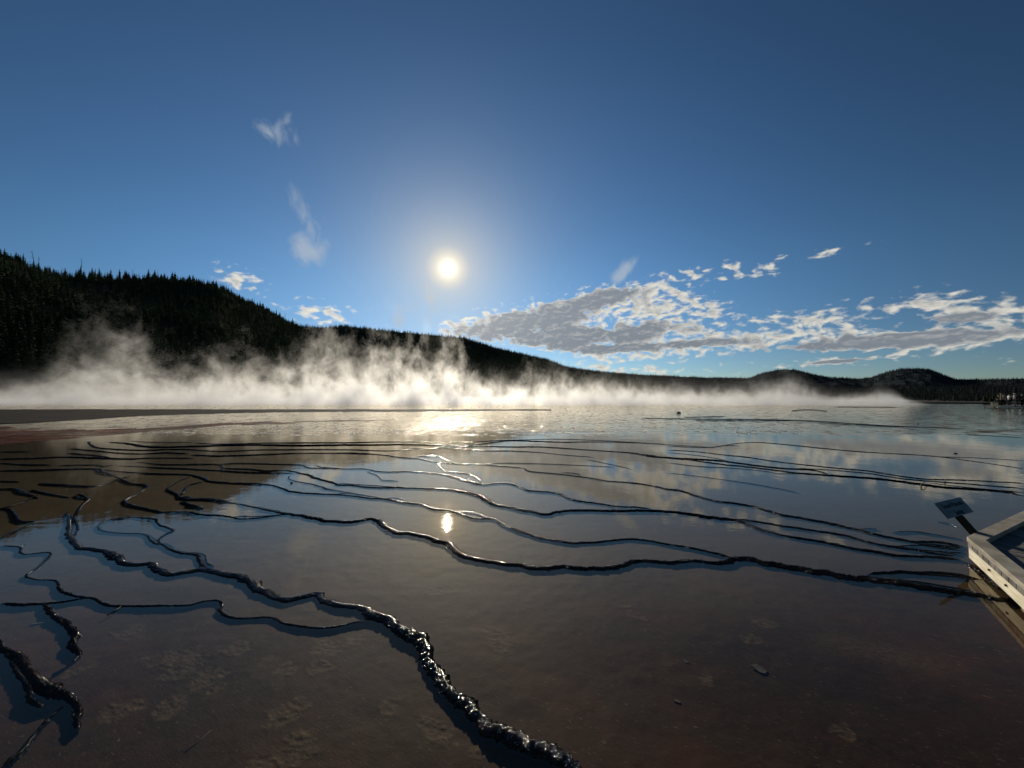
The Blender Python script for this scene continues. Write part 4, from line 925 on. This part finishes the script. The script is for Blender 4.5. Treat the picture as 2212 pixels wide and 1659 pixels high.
def cloth(name, c): return pbr(name, c, 0.9, 0.1, var=0.3, scale=12)
M_SKIN = pbr('skin', (0.42, 0.27, 0.19), 0.6, 0.3); M_HAIR = pbr('hair', (0.03, 0.02, 0.015), 0.7, 0.3)
def skin_obj(name, verts, edges, rad, m_, parent, root=0, sub=1):
    me = bpy.data.meshes.new(name); me.from_pydata(verts, edges, []); o = bpy.data.objects.new(name, me); C.objects.link(o)
    s = o.modifiers.new('skin', 'SKIN'); s.use_smooth_shade = True
    for i, r_ in enumerate(rad):
        rr = r_ if hasattr(r_, '__len__') else (r_, r_); me.skin_vertices[0].data[i].radius = rr
        me.skin_vertices[0].data[i].use_root = (i == root)
    ss = o.modifiers.new('sub', 'SUBSURF'); ss.levels = sub; ss.render_levels = sub
    me.materials.append(m_); o.parent = parent; return o
def person(px, y, face, shirt, legs, label, arms='down', hat=None, bag=None, shorts=False, h=1.72):
    k = h / 1.72
    e = empty('person', (fx(px), y, .262), face); e.scale = (k, k, k); tag(e, label, 'person', 'visitors on the far boardwalk')
    def arm(s):
        if arms == 'up': return [(s * .20, 0, 1.42), (s * .27, -.16, 1.26), (s * .10, -.36, 1.50), (s * .05, -.42, 1.54)]
        if arms == 'fold': return [(s * .20, 0, 1.42), (s * .27, -.03, 1.14), (s * .05, -.24, 1.16), (-s * .02, -.26, 1.17)]
        return [(s * .20, 0, 1.42), (s * .25, .02, 1.13), (s * .25, -.08, .88), (s * .245, -.10, .79)]
    V = [(0, 0, .95), (0, .01, 1.15), (0, .0, 1.36), (0, 0, 1.47), (0, -.01, 1.53), (0, -.02, 1.62), (0, -.01, 1.70)]
    rad = [(.14, .10), (.125, .09), (.16, .10), (.06, .06), (.055, .055), (.078, .092), (.06, .07)]
    E = [(i, i + 1) for i in range(6)]
    for s in (-1, 1):
        b = len(V); V += arm(s) ; rad += [.055, .042, .032, .035]; E += [(2, b), (b, b + 1), (b + 1, b + 2), (b + 2, b + 3)]
        b = len(V); V += [(s * .10, 0, .88), (s * .11, -.02, .48), (s * .12, .02, .08), (s * .13, -.13, .035)]; rad += [.085, .058, .04, .035]
        E += [(0, b), (b, b + 1), (b + 1, b + 2), (b + 2, b + 3)]
    skin_obj('body', V, E, rad, M_SKIN, e)
    a1, a2 = arm(-1), arm(1)
    lerp = lambda a, b, t: tuple(a[i] + (b[i] - a[i]) * t for i in range(3))
    V = [(0, 0, .90), (0, .01, 1.15), (0, 0, 1.36), (0, 0, 1.45), a1[0], lerp(a1[0], a1[1], .95), a2[0], lerp(a2[0], a2[1], .95)]
    skin_obj('shirt', V, [(0, 1), (1, 2), (2, 3), (2, 4), (4, 5), (2, 6), (6, 7)], [(.165, .12), (.15, .108), (.185, .118), (.08, .075), .075, .062, .075, .062], shirt, e)
    zl = .52 if shorts else .12
    V = [(0, 0, .95), (-.10, 0, .86), (-.11, -.02, .52), (.10, 0, .86), (.11, -.02, .52)]; E = [(0, 1), (1, 2), (0, 3), (3, 4)]; rr = [(.155, .115), .10, .078, .10, .078]
    if not shorts: V += [(-.12, .02, .10), (.12, .02, .10)]; E += [(2, 5), (4, 6)]; rr += [.06, .06]
    skin_obj('shorts' if shorts else 'trousers', V, E, rr, legs, e)
    skin_obj('hair', [(0, .02, 1.60), (0, 0, 1.70), (0, -.02, 1.745)], [(0, 1), (1, 2)], [(.085, .08), (.082, .092), (.05, .06)], M_HAIR, e)
    nz = MB().add(tube_vf([(0, -.10, 1.645), (0, -.13, 1.605)], [.008, .016], 6)); o = nz.build('nose', M_SKIN, e)
    if hat:
        mb = MB(); mb.add(tube_vf([(0, 0, 1.70), (0, 0, 1.77), (0, 0, 1.80)], [.105, .10, .06], 14)); mb.add(tube_vf([(0, -.03, 1.695), (0, -.03, 1.705)], [.17, .17], 16)); mb.build('hat', hat, e)
    if bag: MB().add(tube_vf([(0, .16, .98), (0, .19, 1.2), (0, .16, 1.42)], [.13, .16, .10], 10)).build('backpack', bag, e)
    for s in (-1, 1): MB().add(box_vf((s * .13, -.06, .035), ((1, 0, 0), (0, 1, 0), (0, 0, 1)), (.048, .13, .035))).build('shoe', M_HAIR, e, 0.015)
    return e
ck = [cloth('khaki_cloth', (.26, .28, .18)), cloth('white_cloth', (.62, .64, .66)), cloth('cream_cloth', (.62, .60, .46)), cloth('navy_cloth', (.03, .05, .10)), cloth('black_cloth', (.015, .015, .02)), cloth('grey_blue_cloth', (.16, .22, .30)), cloth('maroon_cloth', (.10, .02, .03))]
person(3770, YF + .5, R(25), ck[0], ck[4], 'person in a khaki top with a pale cap next to the bench', 'fold', hat=ck[2])
person(3779, YF + 1.1, R(-20), ck[4], ck[4], 'person in black standing between the khaki and the white shirts', 'fold', h=1.62)
person(3793, YF + .3, R(70), ck[1], ck[4], 'person in a white shirt raising both arms to take a picture', 'up')
person(3801, YF + 1.2, R(-50), ck[5], ck[4], 'person in a grey-blue top just behind the white shirt', 'fold', h=1.6)
person(3817, YF + .4, R(40), ck[2], ck[0], 'person in a cream shirt and light hat', 'down', hat=ck[1], shorts=True, h=1.78)
person(3811, YF + 1.4, R(0), ck[6], ck[4], 'person in maroon half hidden behind the cream shirt', 'down', h=1.66)
person(3828, YF + .6, R(-30), ck[3], ck[3], 'person in navy between the cream shirt and the picture edge', 'down', bag=ck[5], h=1.72)
person(3838, YF + .2, R(15), ck[4], ck[4], 'person in black at the very edge of the picture', 'fold', h=1.76)

# ------------------------------------------------------------------ stones, twigs and chips
M_STONE = pbr('dark_stone', (0.03, 0.026, 0.022), 0.5, 0.4, bump=0.6, bscale=20, bdist=0.01); M_CHIP = pbr('bark_chip', (0.14, 0.12, 0.095), 0.8, 0.1, color2=(0.07, 0.06, 0.045), scale=20)
def stone(px, py, wpx, label, seed, flat=.5):
    c_ = on_plane(px, py); r_ = wpx / F * c_[1] / 2; rs_ = random.Random(seed)
    V, Fc = [], []; n, m_ = 12, 7
    for j in range(m_):
        ph = math.pi * j / (m_ - 1)
        for i in range(n):
            th = 2 * math.pi * i / n; rr = r_ * (1 + .25 * (rs_.random() - .5))
            V.append((rr * math.sin(ph) * math.cos(th), rr * .8 * math.sin(ph) * math.sin(th), rr * flat * math.cos(ph)))
    for j in range(m_ - 1):
        for i in range(n): Fc.append((j * n + i, (j + 1) * n + i, (j + 1) * n + (i + 1) % n, j * n + (i + 1) % n))
    o = mesh_np('stone', V, Fc, M_STONE, smooth=True); o.location = (c_[0], c_[1], r_ * flat * .45); tag(o, label, 'stone')
stone(1466, 892.5, 10, 'dark stone alone in the bright far water right of centre', 1, .45)
stone(292.5, 926, 3.5, 'small dark stone by the orange mat on the left', 2, .8)
stone(630, 1044, 6, 'small round stone between two thin terrace rims', 3, .7)
stone(2064, 980, 7, 'flat dark stone on the thin rim above the sign', 4, .4)
stone(1983, 916, 4, 'small dark stone in the far water left of the visitors', 5, .6)
def chip(px, py, lpx, wpx, rot, label, seed, z=-0.019):
    c_ = on_plane(px, py, z); s = c_[1] / F; L_, w2 = lpx * s / 2, wpx * s / 2; rs_ = random.Random(seed)
    top = [(L_ * math.cos(t) * rs_.uniform(.75, 1.1), w2 * math.sin(t) * rs_.uniform(.6, 1.2)) for t in np.linspace(0, 2 * math.pi, 9, endpoint=False)]
    v, f = prism_vf(top, 0, .004); o = mesh_np('bark_chip', v, f, M_CHIP); o.location = c_; o.rotation_euler = (0, rs_.uniform(-.1, .1), rot); tag(o, label, 'bark chip')
chip(1640, 1445, 34, 22, R(-40), 'large flat pale chip under the water right of centre', 1)
chip(1481, 1429, 13, 6, R(-50), 'small white chip left of the large flat chip', 2)
chip(1463, 1515, 15, 9, R(-30), 'grey chip below the small white chip', 3)
chip(82, 1347, 30, 6, R(25), 'long pale splinter at the left edge', 7)
def twig(pts, rad, label):
    W3 = [on_plane(x, y, z) for x, y, z in pts]
    v, f = tube_vf(W3, [rad * (1 - .6 * i / (len(pts) - 1)) for i in range(len(pts))], 7)
    o = mesh_np('twig', v, f, M_CHIP, smooth=True); tag(o, label, 'twig')
twig([(1990, 1054, .01), (1989, 1047, .05), (1996, 1042, .08), (2003, 1041, .04)], .012, 'curled pale twig caught on the dark rim above the sign')
twig([(2040, 1042, .01), (2043, 1039, .05), (2041, 1036, .03)], .009, 'short curled twig on the far rim, right of the larger one')
twig([(400, 1625, -.02), (430, 1602, -.019), (455, 1578, -.02)], .004, 'long straight twig lying under the water at the bottom left')
twig([(232, 1329, .0), (250, 1318, .006), (262, 1310, .004)], .006, 'thin pale twig across the small dark rim on the left')
